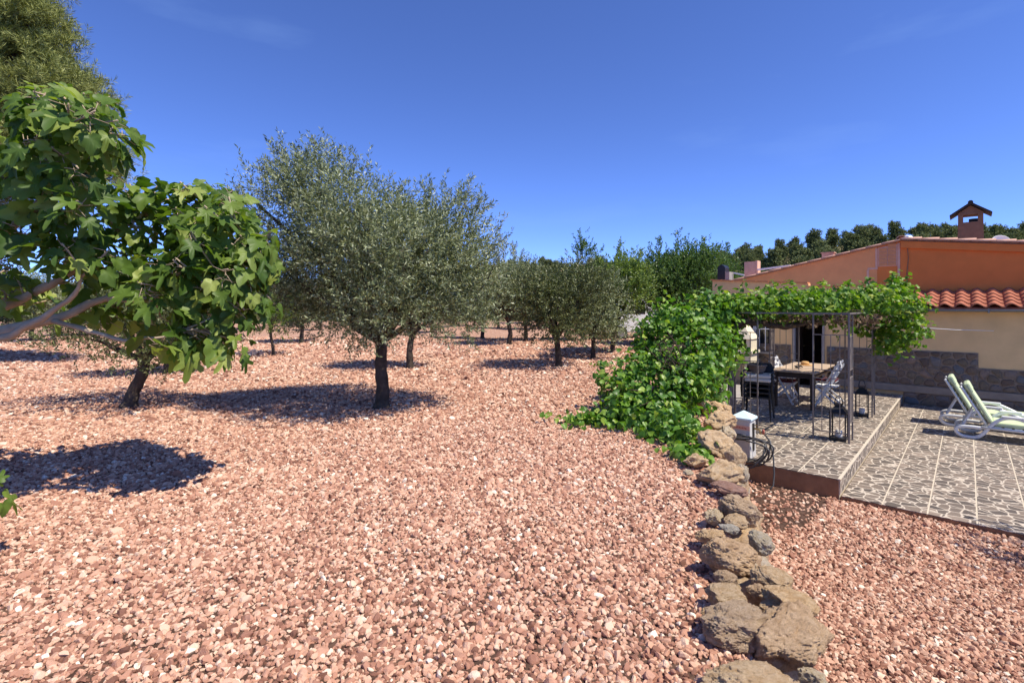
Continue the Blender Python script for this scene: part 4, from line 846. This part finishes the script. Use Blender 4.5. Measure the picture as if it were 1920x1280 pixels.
# satellite dish behind the verge
o = thing('satellite_dish', 'small white satellite dish peeking over the roof edge beside the chimney', 'dish', HP(1.72, 10.0, 2.96), PA)
pf = [(0, 0)]+[(.19*math.sin(a), .07*(1-math.cos(a))) for a in (.3, .6, .9, 1.2, 1.5)]
dm = MB().lathe([(max(r_, .001), z) for r_, z in pf]+[(max(r_-.008, .001), z+.006) for r_, z in reversed(pf)], 18); q = part('reflector', dm, M['white_paint'], o, True); q.location = (0, 0, .18); q.rotation_euler = (1.15, 0, .3)
part('mast', MB().tube([(0, .08, -.25), (0, .08, .16)], .018, 6).tube([(0, .08, .12), (0, 0, .18)], .015, 6), M['gutter'], o)
part('feed_arm', MB().tube([(0, 0, .05), (.03, -.28, .10)], .01, 5).box(0, .06, -.32, -.26, .08, .13), M['gutter'], o)
# line strung along the front wall
link_o = thing('washing_line', 'thin pale line strung across the tan wall from the vine', 'line', HP(.35, 7.3, 1.12), PA); part('cord', MB().tube([(-.9, -.9, .10), (-.1, -.4, .04), (.6, 0, -.01), (1.2, .42, -.03)], .006, 5), M['white_paint'], link_o)

# ------------------------------------------------------------------ iron pergola
def corner_panels(o, cu, cr, du, dr, h, wu=.47, wr=.30):
    """L-shaped trellis corner: wide panel along u, narrow ladder panel along r"""
    z0 = ZP
    for (a, b, w) in ((0, 0, .026), (du*wu, 0, .020), (0, dr*wr, .020)):
        part('post', MB().box(cu+a-w/2, cu+a+w/2, cr+b-w/2, cr+b+w/2, z0, z0+h), M['iron'], o)
    zs = (.14, .95, 1.08, 1.62) 
    for z in zs:
        part('rail', MB().box(min(cu, cu+du*wu)+.012, max(cu, cu+du*wu)-.010, cr-.007, cr+.007, z0+z-.007, z0+z+.007), M['iron'], o)
    for z in (.30, .98, 1.10, 1.60, h-.02):
        part('rail', MB().box(cu-.007, cu+.007, min(cr, cr+dr*wr)+.012, max(cr, cr+dr*wr)-.010, z0+z-.008, z0+z+.008), M['iron'], o)
    for i in range(1, 4):
        uu = cu+du*wu*i/4
        part('bar', MB().box(uu-.005, uu+.005, cr-.005, cr+.005, z0+.147, z0+.943), M['iron'], o); part('bar', MB().box(uu-.005, uu+.005, cr-.005, cr+.005, z0+1.087, z0+1.613), M['iron'], o)
    for i in range(1, 3):
        rr_ = cr+dr*wr*i/3; part('bar', MB().box(cu-.008, cu+.008, rr_-.030, rr_+.030, z0+.31, z0+.97), M['iron'], o); part('bar', MB().box(cu-.008, cu+.008, rr_-.030, rr_+.030, z0+1.11, z0+1.59), M['iron'], o)
def pergola():
    o = thing('pergola', 'open dark iron trellis pergola carrying the grape vine', 'pergola', C0, PA); h = 1.96
    A = (-.18, 1.92); B = (-1.93, 4.67)
    corner_panels(o, A[0], A[1], -1, 1, h); corner_panels(o, B[0], A[1], 1, 1, h); corner_panels(o, A[0], B[1], -1, -1, h); corner_panels(o, B[0], B[1], 1, -1, h)
    zt = ZP+h-.012
    for r_ in (A[1], B[1]): part('beam', MB().box(B[0]+.013, A[0]-.013, r_-.012, r_+.012, zt-.012, zt+.012), M['iron'], o)
    for u_ in (A[0], B[0]): part('beam', MB().box(u_-.012, u_+.012, A[1]+.013, B[1]-.013, zt-.012, zt+.012), M['iron'], o)
    for i in range(1, 7): u_ = B[0]+i*(A[0]-B[0])/7; part('cross_bar', MB().box(u_-.006, u_+.006, A[1]+.013, B[1]-.013, zt-.02, zt-.008), M['iron'], o)
    for i in range(1, 7): r_ = A[1]+i*(B[1]-A[1])/7; part('cross_bar', MB().box(B[0]+.013, A[0]-.013, r_-.006, r_+.006, zt-.034, zt-.022), M['iron'], o)
pergola()
# low iron railing left of it
o = thing('iron_railing', 'short dark iron railing behind the stone wall, left of the pergola', 'railing', HP(-2.45, 4.2, ZP), PA+.35)
for x in (-.35, .35): part('post', MB().box(x-.02, x+.02, -.02, .02, 0, .95), M['iron'], o)
for z in (.1, .5, .9): part('rail', MB().box(-.33, .33, -.008, .008, z-.01, z+.01), M['iron'], o)
for i in range(1, 6): part('bar', MB().box(-.35+i*.7/6-.006, -.35+i*.7/6+.006, -.006, .006, .11, .89), M['iron'], o)

# ------------------------------------------------------------------ vines
def lobe_leaves(lobes, dens, jit=.10):
    """points on the union of ellipsoids, with outward normals"""
    P = []; N_ = []
    for i, (x, y, z, a, b, c) in enumerate(lobes):
        area = 12.57*(((a*b)**1.6+(a*c)**1.6+(b*c)**1.6)/3)**(1/1.6); k = max(12, int(dens*area))
        w = unit(RG.normal(size=(k, 3))); p = np.array([x, y, z])+w*np.array([a, b, c])*(RG.uniform(.35, 1.0, (k, 1))**.5*1.06)+RG.normal(0, jit, (k, 3))*.7; n_ = unit(w/np.array([a, b, c]))
        ok = np.ones(k, bool)
        for j, (X, Y, Z, A_, B_, C_) in enumerate(lobes):
            if j != i: q = (p-np.array([X, Y, Z]))/np.array([A_, B_, C_]); ok &= (q*q).sum(1) > .42
        P.append(p[ok]); N_.append(n_[ok])
    return np.concatenate(P), np.concatenate(N_)
def vine_foliage(o, base, lobes, dens, kinds, mtl, smin, smax, zmin=None, nkeep=300, extra=None, nsh=60):
    P, N_ = lobe_leaves(lobes, dens)
    if extra is not None: P = np.concatenate([P, extra]); N_ = np.concatenate([N_, np.tile([0, -.2, 1.0], (len(extra), 1))])
    if zmin is not None:
        zz = zmin(P); P[:, 2] = np.maximum(P[:, 2], zz+RG.uniform(.02, .10, len(P)))
    m = nsh; pick = RG.integers(0, len(P), m); q = []; qn = []
    for i in pick:                             # loose shoots standing out of the mass
        a = P[i]; dr = unit((N_[i]*.8+np.array([0, 0, .7])+RG.normal(0, .5, 3))[None])[0]; L_ = RG.uniform(.15, .42); k = int(L_/.028)
        q.append(a+dr*np.linspace(.02, L_, k)[:, None]+RG.normal(0, .02, (k, 3))-np.array([0, 0, .25])*(np.linspace(0, L_, k)[:, None]**2)); qn.append(np.tile(dr, (k, 1)))
    P = np.concatenate([P]+q); N_ = np.concatenate([N_]+qn)
    if zmin is not None:
        zz = zmin(P); P[:, 2] = np.maximum(P[:, 2], zz+RG.uniform(.02, .10, len(P)))
    n = len(P); nn = unit(N_*.5+np.array([.15, -.12, .55])+RG.normal(0, .62, (n, 3)))
    D = np.array([0, 0, -.75])+RG.normal(0, .75, (n, 3))+N_*.35; D -= nn*(D*nn).sum(1, keepdims=True)
    sc = RG.uniform(smin, smax, n); vis = np.linalg.norm(P-np.array([0, 0, CZ]), axis=1)/sc
    face = (N_*(np.array([0, 0, CZ])-P)).sum(1) > 0
    keep = np.argsort(np.where(face, vis, 1e6))[:nkeep*3]; keep = RG.permutation(keep)[:nkeep]
    scatter_leaves(o, base, kinds, mtl, P, D, nn, sc, keep); return P
def climber():
    base = Vector((2.6, 8.0, 0)); o = thing('creeper', 'sprawling bright green creeper heaped over the stone wall onto the gravel', 'creeper', base)
    lst = [(1285,650,95,70,8.3,.75),(1235,715,95,62,7.6,.7),(1300,720,60,60,7.7,.5),(1215,770,78,42,6.95,.5),(1270,800,42,38,6.2,.35),(1330,640,60,75,8.8,.6),(1170,735,42,38,7.5,.4),(1260,600,40,28,8.4,.4),(1130,785,38,14,7.0,.3),(1085,796,26,8,6.95,.18),(1290,852,22,14,5.55,.22),(1240,825,40,24,6.3,.3),(1345,590,40,40,9.0,.5),(1225,640,30,50,8.3,.4)]
    lobes = [tuple(PX(px, d, py))+(hw/F*d*.9, dep*.9, hh/F*d*.9) for px, py, hw, hh, d, dep in lst]
    kinds = [lobed_mesh('leaf', CLIR, .25, .35, .03, 2), lobed_mesh('leaf', CLIR, .12, .5, .04, 6)]
    ex = []
    for px0, py0, px1, py1 in ((1110,795,1022,790),(1150,690,1112,688),(1300,870,1325,872),(1255,850,1290,872),(1180,800,1140,806)):
        a, b = GP(px0, py0), GP(px1, py1)
        for t in np.linspace(0, 1, 22): q = a.lerp(b, t); ex.append((q.x+random.gauss(0, .05), q.y+random.gauss(0, .05), .04+random.random()*.10))
    for (px, py, hh, d) in ((1248,590,40,8.3),(1205,640,50,8.2),(1130,700,25,7.9),(1285,575,25,8.6),(1320,560,20,8.9)):
        for t in np.linspace(0, 1, 26): q = PX(px+random.gauss(0, 5), d, py+hh*(1-2*t)); ex.append((q.x+random.gauss(0, .04), d+random.gauss(0, .06), q.z))
    vine_foliage(o, base, lobes, 300, kinds, M['climber'], .065, .115, lambda P: ground_z(P[:, 0], P[:, 1]), 300, np.array(ex))
    w = MB(); root = Vector((2.95, 8.0, 0))-base
    for px, py, d in ((1250,620,7.4),(1262,650,7.3),(1230,700,7.0),(1290,640,7.6),(1300,700,7.4),(1200,760,6.6),(1250,780,6.3),(1150,770,6.9),(1280,600,8.0),(1210,650,7.6),(1330,620,8.4),(1180,730,7.0)):
        limb(w, root+Vector((random.uniform(-.15, .15), random.uniform(-.2, .2), 0)), PX(px, d, py)-base, .022, .006, 5, 8, .12)
    for k in range(26):                        # bare curling stems in the gap
        a = PX(random.uniform(1235, 1285), 7.25, random.uniform(640, 700)); b = PX(random.uniform(1225, 1290), 7.05, random.uniform(620, 720)); limb(w, a-base, b-base, .008, .004, 4, 8, .25)
    link('stem', w.mesh('stem', True), M['bark_vine'], o)
climber()
def grape_vine():
    base = HP(-2.05, 2.3, ZP); o = thing('grape_vine', 'yellow-green grape vine with a thick twisted stem spread over the pergola', 'grape vine', base)
    lst = [(1365,572,42,28,9.2,.6),(1430,568,58,24,8.9,.6),(1500,566,58,24,8.8,.6),(1565,562,55,26,8.9,.6),(1625,560,52,32,9.0,.6),(1672,565,42,36,9.2,.5),(1692,612,30,34,9.35,.45),(1668,640,15,22,9.25,.25),(1682,530,12,18,9.4,.15),(1450,562,60,20,9.5,.4),(1550,560,60,20,9.6,.4),(1715,575,14,14,9.4,.2),(1338,600,30,45,9.1,.5),(1640,600,20,25,9.6,.3)]
    lobes = [tuple(PX(px, d, py+7))+(hw/F*d, dep, hh/F*d*.82) for px, py, hw, hh, d, dep in lst]
    kinds = [lobed_mesh('leaf', VINR, .2, .35, .04, 3), lobed_mesh('leaf', VINR, .3, .5, .05, 7)]
    ex = []
    for (px, py0, py1, d) in ((1680,540,508,9.4),(1672,545,522,9.4),(1590,545,530,9.2),(1520,550,536,9.0),(1440,548,534,9.0),(1725,575,560,9.4),(1700,640,655,9.3),(1690,545,520,9.5)):
        for t in np.linspace(0, 1, 12): q = PX(px+random.gauss(0, 4), d, py0+(py1-py0)*t); ex.append((q.x, d+random.gauss(0, .05), q.z))
    vine_foliage(o, base, lobes, 260, kinds, M['vine'], .065, .12, None, 300, np.array(ex))
    w = MB()
    def run(lst, r0, r1):
        p = [PX(x, d, y)-base for x, y, d in lst]; q = []
        for i in range(len(p)-1):
            for k in range(5): q.append(p[i].lerp(p[i+1], k/5))
        q.append(p[-1]); q = [v+Vector((noise.noise(v*5), noise.noise(v*5+Vector((4, 0, 0))), noise.noise(v*5+Vector((0, 4, 0)))))*.05 for v in q]; m = len(q)
        w.tube(q, [(r0+(r1-r0)*i/(m-1))*(1+.2*math.sin(i*1.3+r0*70)) for i in range(m)], 7)
    tr = [(1345,748,8.7),(1338,700,8.8),(1345,650,8.8),(1362,620,8.7),(1395,602,8.6),(1440,606,8.6),(1475,612,8.6),(1520,604,8.6),(1580,598,8.7)]
    run(tr, .07, .035); run([(x+5, y+3, d+.06) for x, y, d in tr], .045, .02); run([(x-5, y-4, d+.12) for x, y, d in tr[:6]], .05, .03)
    run([(1475,610,8.6),(1530,600,9.0),(1600,596,9.4),(1650,600,9.6),(1680,620,9.5)], .03, .012); run([(1362,620,8.7),(1420,595,9.4),(1500,590,10.0),(1600,588,10.3)], .03, .012)
    for k in range(90):
        a = HP(random.uniform(-2.1, .25), random.uniform(1.95, 4.7), random.uniform(1.42, 1.54)); b = a+Vector((random.gauss(0, .3), random.gauss(0, .3), random.gauss(0, .05))); limb(w, a-base, b-base, .007, .004, 4, 4, .1)
    link('stem', w.mesh('stem', True), M['bark_vine'], o)
    n = 1100; u = RG.uniform(-2.0, .15, n); r = RG.uniform(1.9, 4.7, n); P = np.array([list(HP(a, b, 0)) for a, b in zip(u, r)]); P[:, 2] = RG.uniform(1.36, 1.50, n)-np.maximum(0, RG.normal(0, .05, n)); D = unit(RG.normal(0, 1, (n, 3))+np.array([0, 0, -.8]))
    V, Q = leaf_quads(P-np.array(base), D, RG.uniform(.05, .10, n), RG.uniform(.03, .06, n)); link('dry_leaves', npmesh('dry_leaves', V, Q), M['dry'], o, kind='stuff')
grape_vine()

# ------------------------------------------------------------------ dining table, chairs, things on it
TU0, TU1, TR0, TR1 = -1.90, -1.08, 4.30, 6.25; tc_ = HP((TU0+TU1)/2, (TR0+TR1)/2, ZP)
t = thing('dining_table', 'long wooden dining table with dark legs on the raised terrace', 'table', tc_, PA); tw, tl_ = (TU1-TU0)/2, (TR1-TR0)/2
for i in range(6):
    a = -tw+i*2*tw/6; part('plank', MB().box(a+.002, a+2*tw/6-.002, -tl_, tl_, .722, .752), M['wood_top'], t, bevel=.004)
for sx in (-1, 1):
    for sy in (-1, 1): part('leg', MB().prism([(-.045, .72), (-.032, 0), (.032, 0), (.045, .72)], -.045, .045, lambda p, w: (sx*(tw-.07)+p[0], sy*(tl_-.08)+w, p[1])), M['wood_dark'], t)
ap = MB()
for sy in (-1, 1): ap.box(-tw+.115, tw-.115, sy*(tl_-.08)-.015, sy*(tl_-.08)+.015, .61, .7215)
for sx in (-1, 1): ap.box(sx*(tw-.07)-.015, sx*(tw-.07)+.015, -tl_+.125, tl_-.125, .61, .7215)
part('apron', ap, M['wood_dark'], t)
def folding_chair(label, u, r, rot, cloth=True):
    o = thing('folding_chair', label, 'chair', HP(u, r, ZP), PA+rot, 'white folding chairs at the dining table')
    for s in (-1, 1):                          # seat faces +y, back at -y
        x = s*.20; part('leg', MB().bar((x, .22, .012), (x, -.24, .90), .022, .034, (1, 0, 0)), M['white_paint'], o); x = s*.172; part('leg', MB().bar((x, -.26, .012), (x, .20, .44), .022, .034, (1, 0, 0)), M['white_paint'], o)
    part('stretcher', MB().box(-.16, .16, .165, .185, .09, .12).box(-.16, .16, -.215, -.195, .06, .09), M['white_paint'], o)
    for i in range(6): part('seat_slat', MB().box(-.19, .19, -.16+i*.065, -.105+i*.065, .445, .460), M['white_paint'], o)
    for i in range(3): z = .62+i*.10; y = .22-(z-.012)/(.888)*.46; part('back_slat', MB().box(-.188, .188, y-.008, y+.008, z, z+.065), M['white_paint'], o)
    if cloth: part('cushion', MB().box(-.19, .19, -.17, .20, .462, .505), M['red_cloth'], o, bevel=.015)
    return o
folding_chair('white folding chair on the left side of the table, nearest the barbecue', TU0-.08, 5.75, -math.pi/2, False)
folding_chair('white folding chair with red cushion tucked in at the left front of the table', TU0+.12, 4.85, -math.pi/2)
folding_chair('white slatted folding chair at the front right side of the table', TU1+.12, 4.85, math.pi/2, False)
folding_chair('white folding chair with red cushion on the right side, nearest the house door', TU1-.02, 5.6, math.pi/2)
o = thing('straw_hat', 'small tan straw hat lying on the dining table', 'hat', HP(-1.55, 5.65, ZP+.752), PA); part('brim', MB().lathe([(.165, .004), (.168, .010), (.09, .014), (.085, .010)], 18), M['straw'], o, True); part('crown', MB().lathe([(.085, .013), (.084, .05), (.072, .078), (.04, .09), (.004, .092)], 16), M['straw'], o, True)
o = thing('glove', 'small crumpled black glove on the table beside the straw hat', 'glove', HP(-1.55, 4.95, ZP+.752), PA+.4); q = part('palm', rock_mesh(33, 3), M['black_metal'], o, True); q.scale = (.055, .05, .03); q.location = (0, 0, .028)
for i in range(4): part('finger', MB().tube([(.03, -.035+.024*i, .03), (.07, -.045+.03*i, .05), (.095, -.05+.033*i, .02)], [.014, .012, .009], 6), M['black_metal'], o, True)

# ------------------------------------------------------------------ masonry barbecue
o = thing('barbecue', 'cream masonry barbecue with a sloping hood against the house wall', 'barbecue', HP(-3.52, 7.2, ZP), PA)
for s in (-1, 1): part('side_pier', MB().box(s*.37-.07, s*.37+.07, -.30, .34, 0, .82), M['cream'], o)
part('back_panel', MB().box(-.2995, .2995, .26, .34, 0, .82), M['cream'], o); part('shelf', MB().box(-.50, .50, -.36, .34, .822, .90), M['cream'], o, bevel=.012)
for s in (-1, 1): part('side_pier', MB().box(s*.38-.06, s*.38+.06, -.24, .34, .902, 1.20), M['cream'], o)
def frustum(x0, y0a, y0b, z0, x1, y1a, y1b, z1): return MB().add([(-x0,y0a,z0),(x0,y0a,z0),(x0,y0b,z0),(-x0,y0b,z0),(-x1,y1a,z1),(x1,y1a,z1),(x1,y1b,z1),(-x1,y1b,z1)], [(3,2,1,0),(4,5,6,7),(0,1,5,4),(1,2,6,5),(2,3,7,6),(3,0,4,7)])
part('hood', frustum(.47, -.28, .34, 1.202, .17, -.02, .34, 1.62), M['cream'], o); part('flue', frustum(.16, .0, .33, 1.621, .15, .02, .33, 2.15), M['cream'], o); part('back_panel', MB().box(-.319, .319, .28, .34, .902, 1.20), M['dark_tile'], o)
part('grill', MB().box(-.30, .30, -.2, .22, .96, .965), M['black_metal'], o)

# ------------------------------------------------------------------ stacked chairs with pot
def stack_chair(label, z):
    o = thing('garden_chair', label, 'chair', HP(-1.72, 2.85, ZP+z), PA+.15, 'black garden chairs stacked under the pergola')
    part('seat', MB().box(-.23, .23, -.22, .22, .40, .435), M['black_metal'], o, bevel=.012)
    part('backrest', MB().prism([(-.21, .42), (.21, .42), (.23, .66), (.18, .74), (-.18, .74), (-.23, .66)], .20, .225, lambda p, w: (p[0], w+(p[1]-.42)*.25, p[1])), M['black_metal'], o)
    for sx in (-1, 1):
        for sy in (-1, 1): part('leg', MB().tube([(sx*.20, sy*.19, .40), (sx*.235, sy*.225, 0)], .014, 6), M['black_metal'], o)
        part('armrest', MB().tube([(sx*.24, -.20, .41), (sx*.25, -.19, .58), (sx*.25, 0, .61), (sx*.235, .24, .60)], .016, 6, flat=1.5), M['black_metal'], o, True)
for i, w in enumerate(('lowest', 'second from bottom', 'third from bottom', 'topmost')): stack_chair('black garden chair, %s of the stack under the pergola' % w, i*.085)
for i in range(2):
    o = thing('seat_cushion', ('lower' if i == 0 else 'upper')+' of two pale cushions on the stacked black chairs', 'cushion', HP(-1.70, 2.83, ZP+.695+i*.072), PA+.15+i*.12, 'pale cushions on the chair stack'); part('pad', MB().box(-.22, .22, -.20, .165, 0, .068), M['pale_cloth'], o, bevel=.028); part('tie', MB().tube([(.22, .12, .03), (.26, .16, .02), (.25, .20, -.02)], .006, 5), M['pale_cloth'], o)
o = thing('flower_pot', 'shallow grey flower pot on top of the stacked chairs', 'pot', HP(-1.72, 2.80, ZP+.84), PA); part('bowl', MB().lathe([(.09, 0), (.13, .06), (.15, .13), (.165, .135), (.165, .16), (.145, .16), (.135, .12), (.002, .11)], 18), M['terracotta_pot'], o, True)
for k in range(6): part('dry_stalk', MB().tube([(random.uniform(-.05, .05), random.uniform(-.05, .05), .11), (random.uniform(-.1, .1), random.uniform(-.1, .1), .22)], .004, 4), M['dry'], o)

# ------------------------------------------------------------------ lanterns
def lantern(label, u, r, rot, h, w):
    o = thing('lantern', label, 'lantern', HP(u, r, ZP), PA+rot, 'black floor lanterns by the pergola'); b = w/2; zt = h*.66
    part('base', MB().box(-b, b, -b, b, .02, .045), M['black_metal'], o)
    for sx in (-1, 1):
        for sy in (-1, 1): part('post', MB().box(sx*(b-.009)-.009, sx*(b-.009)+.009, sy*(b-.009)-.009, sy*(b-.009)+.009, 0 if 0 else .046, zt), M['black_metal'], o); part('foot', MB().box(sx*(b-.012)-.012, sx*(b-.012)+.012, sy*(b-.012)-.012, sy*(b-.012)+.012, 0, .0195), M['black_metal'], o)
    part('top_frame', MB().box(-b-.008, b+.008, -b-.008, b+.008, zt+.001, zt+.022), M['black_metal'], o)
    part('roof', frustum(b+.004, -b-.004, b+.004, zt+.0225, b*.36, -b*.36, b*.36, zt+h*.20), M['black_metal'], o); part('vent_cap', MB().box(-b*.5, b*.5, -b*.5, b*.5, zt+h*.2+.001, zt+h*.2+.028), M['black_metal'], o)
    pts = [(b*.5*math.cos(a), 0, zt+h*.22+.13*math.sin(a)) for a in [math.pi*i/10 for i in range(11)]]; part('handle', MB().tube(pts, .007, 6), M['black_metal'], o, True)
    part('candle', MB().lathe([(.045, .046), (.048, .06), (.048, .14), (.042, .146), (.004, .14)], 14), M['pale_cloth'], o, True)
lantern('black floor lantern standing against the front right pergola post', -.34, 2.10, .0, .62, .22); lantern('black floor lantern with pale candle at the rear right pergola post', -.34, 4.40, .1, .62, .21)

# ------------------------------------------------------------------ concrete post, hose, cable
PU, PR = -1.15, .22
o = thing('concrete_post', 'square pale concrete post with pyramid cap and red lettering band', 'post', HP(PU, PR, ZP), PA)
part('shaft', frustum(.125, -.125, .125, 0, .12, -.12, .12, .52), M['post'], o, bevel=.008)
part('cap', MB().add([(-.14,-.14,.521),(.14,-.14,.521),(.14,.14,.521),(-.14,.14,.521),(-.14,-.14,.545),(.14,-.14,.545),(.14,.14,.545),(-.14,.14,.545),(0,0,.63)], [(3,2,1,0),(0,1,5,4),(1,2,6,5),(2,3,7,6),(3,0,4,7),(4,5,8),(5,6,8),(6,7,8),(7,4,8)]), M['cap'], o)
part('red_band', MB().box(-.118, .118, -.1245, -.1212, .385, .445), M['pink_mortar'], o); wr = MB(); x = -.105; r_ = random.Random(3)
for k in range(9):                             # worn red strokes on the band, too faded to read
    ww = r_.uniform(.012, .02); wr.box(x, x+ww, -.1262, -.1246, .398+r_.uniform(0, .008), .432-r_.uniform(0, .012)); x += ww+.006
part('red_lettering', wr, M['red_band'], o)
part('tap', MB().tube([(.12, 0, .40), (.20, 0, .40), (.215, 0, .37), (.215, 0, .34)], .014, 7).tube([(.165, 0, .40), (.165, 0, .44)], .008, 6).box(.145, .185, -.006, .006, .44, .452), M['brass'], o)
part('hose_hook', MB().box(.121, .135, -.03, .03, .10, .47).tube([(.13, 0, .26), (.32, 0, .25), (.33, 0, .29)], .008, 6), M['black_metal'], o)
hs = thing('garden_hose', 'dark grey garden hose looped over the hook of the concrete post', 'hose', HP(PU, PR, ZP), PA)
pts = []
for k in range(5):
    for i in range(24):
        a = 2*math.pi*i/24+math.pi/2; q = 1+.10*math.sin(k*2.3); drop = .26*(q) if math.sin(a) < 0 else .075
        pts.append((.08+.30*q*math.cos(a)+.04*math.sin(k*1.7), -.17-.02*k+.045*math.sin(k*2+i*.5), .25+drop*math.sin(a)-.012*k))
pts = [(x, y, max(z, .02) if y > -.2 else z) for x, y, z in pts]
part('coil', MB().tube(pts, .011, 6), M['rubber'], hs, True)
part('tail', MB().tube([(.30, -.10, .36), (.38, -.16, .30), (.44, -.24, .12), (.47, -.32, -.06), (.47, -.36, -.20), (.44, -.42, -.245)], .011, 6), M['rubber'], hs, True)
part('coil', MB().tube([(-.16, -.16, .36), (-.19, -.2, .15), (-.10, -.27, -.06), (.06, -.32, -.12), (.22, -.3, -.03), (.32, -.26, .12), (.34, -.2, .28)], .011, 6), M['rubber'], hs, True)
part('nozzle', MB().tube([(.27, -.06, .36), (.28, -.09, .42)], [.016, .012], 7), M['red_band'], hs, True)

# ------------------------------------------------------------------ sun loungers
def lounger(label, u, r):
    o = thing('sun_lounger', label, 'sun lounger', HP(u, r, ZL), PA, 'green cushioned sun loungers on the lower terrace'); W_ = .66
    for s, y in ((0, .035), (1, W_-.035)):     # side frames: skid loop, arm and seat rail in one sweep
        path = [(.26,.20),(.10,.205),(-.02,.19),(-.07,.145),(-.06,.085),(0,.035),(.10,.022),(.20,.03),(.27,.09),(.34,.20),(.42,.32),(.52,.40),(.64,.425),(.76,.40),(.90,.33),(1.02,.27),(1.14,.235)]
        pts = [(x, y, z) for x, z in path]
        for k in range(2):
            q = [Vector(pts[0])]
            for i in range(len(pts)-1): a, b = Vector(pts[i]), Vector(pts[i+1]); q += [a.lerp(b, .25), a.lerp(b, .75)]
            pts = q+[Vector(pts[-1])]
        part('side_frame', MB().tube(pts, .022, 8, flat=1.35, up=(0, 1, 0)), M['white_plastic'], o, True)
        part('arm_pad', MB().box(.50, .78, y-.035, y+.035, .415, .445), M['white_plastic'], o, bevel=.014)
        part('seat_rail', MB().tube([(.26, y, .215), (.6, y, .215), (1.1, y, .225), (1.9, y, .24)], .024, 8, flat=1.3), M['white_plastic'], o, True)
        part('leg', MB().tube([(1.78, y, .23), (1.84, y, .10), (1.86, y, 0)], [.026, .024, .026], 8), M['white_plastic'], o, True)
        part('back_rail', MB().tube([(.34, y+(.05 if s == 0 else -.05), .22), (.16, y+(.05 if s == 0 else -.05), .56), (.01, y+(.05 if s == 0 else -.05), .85), (-.01, y+(.05 if s == 0 else -.05), .87)], .022, 6), M['white_plastic'], o, True)
    for i in range(12): x = .42+i*.122; part('seat_slat', MB().box(x, x+.085, .06, W_-.06, .232, .246), M['white_plastic'], o)
    dv = Vector((-.18, 0, .345)).normalized(); pv = Vector((dv.z, 0, -dv.x))
    for i in range(7):
        a = Vector((.32, 0, .27))+dv*(.10*i); vs = []
        for yy in (.085, W_-.085):
            for (k, m_) in ((0, 0), (.07, 0), (.07, .012), (0, .012)): vs.append(a+dv*k+pv*m_+Vector((0, yy, 0)))
        part('back_slat', MB().add(vs, [(0,1,2,3),(7,6,5,4),(0,4,5,1),(1,5,6,2),(2,6,7,3),(3,7,4,0)]), M['white_plastic'], o)
    part('brace', MB().bar((.02, .12, .20), (.16, .12, .50), .025).bar((.02, W_-.12, .20), (.16, W_-.12, .50), .025).bar((.02, .06, .20), (.02, W_-.06, .20), .025), M['white_plastic'], o)
    cu = part('seat_cushion', MB().box(.40, 1.90, .06, W_-.06, .252, .322), M['cushion'], o, bevel=.025)
    a = Vector((.345, 0, .27)); vs = []
    for yy in (.065, W_-.065):
        for (k, m_) in ((0, .022), (.68, .022), (.68, .078), (0, .078)): vs.append(a+dv*k+pv*m_+Vector((0, yy, 0)))
    bc = part('back_cushion', MB().add(vs, [(0,1,2,3),(7,6,5,4),(0,4,5,1),(1,5,6,2),(2,6,7,3),(3,7,4,0)]), M['cushion'], o, bevel=.025)
    vs = []
    for yy in (.062, W_-.062):
        for (k, m_) in ((.54, .014), (.71, .006), (.71, .098), (.54, .086)): vs.append(a+dv*k+pv*m_+Vector((0, yy, 0)))
    part('headrest', MB().add(vs, [(0,1,2,3),(7,6,5,4),(0,4,5,1),(1,5,6,2),(2,6,7,3),(3,7,4,0)]), M['cushion'], o, bevel=.028)
    for yy in (.2, W_-.2): part('tie', MB().tube([a+dv*.4+pv*.02+Vector((0, yy, 0)), a+dv*.4-pv*.01+Vector((0, yy, 0)), a+dv*.36-pv*.02+Vector((0, yy+.02, 0))], .005, 4), M['cushion'], o)
    return o
lounger('green cushioned white sun lounger nearest the camera', 1.05, 4.50); lounger('green cushioned white sun lounger behind, nearer the house wall', .82, 5.46)

# ------------------------------------------------------------------ white van among the trees
def van():
    b = PX(1168, 25.5); o = thing('van', 'white van parked among the trees, mostly hidden behind the low olive', 'van', (b.x+.9, b.y, 0), .15)
    side = [(-2.2,.35),(2.2,.35),(2.25,.75),(2.15,1.05),(1.55,1.2),(1.0,1.92),(.8,2.0),(-2.1,2.02),(-2.22,1.9),(-2.25,.6)]
    part('body', MB().prism(side, -.9, .9, lambda p, w: (-p[0], w, p[1])), M['car_white'], o, bevel=.06)
    for sx in (-1.4, 1.4):
        for sy in (-.86, .86):
            w = part('wheel', MB().add([], []), M['tyre'], o); w.data = MB().prism([(sx+.33*math.cos(a), .33+.33*math.sin(a)) for a in [2*math.pi*i/18 for i in range(18)]], sy-.1, sy+.1, lambda p, q: (p[0], q, p[1])).mesh('wheel'); w.data.materials.append(M['tyre']); part('rim', MB().prism([(sx+.19*math.cos(a), .33+.19*math.sin(a)) for a in [2*math.pi*i/14 for i in range(14)]], sy-.106, sy+.106, lambda p, q: (p[0], q, p[1])), M['gutter'], w)
    for sy in (-.905, .905): part('window', MB().prism([(.15,1.25),(1.25,1.25),(.9,1.82),(.15,1.82)], sy-.004, sy+.004, lambda p, w: (-p[0], w, p[1])), M['glass_dark'], o)
    for sy in (-.7, .7): part('headlight', MB().box(-2.28, -2.2, sy-.14, sy+.14, .75, .93), M['glass_dark'], o)
van()
print('objects', len(bpy.data.objects))
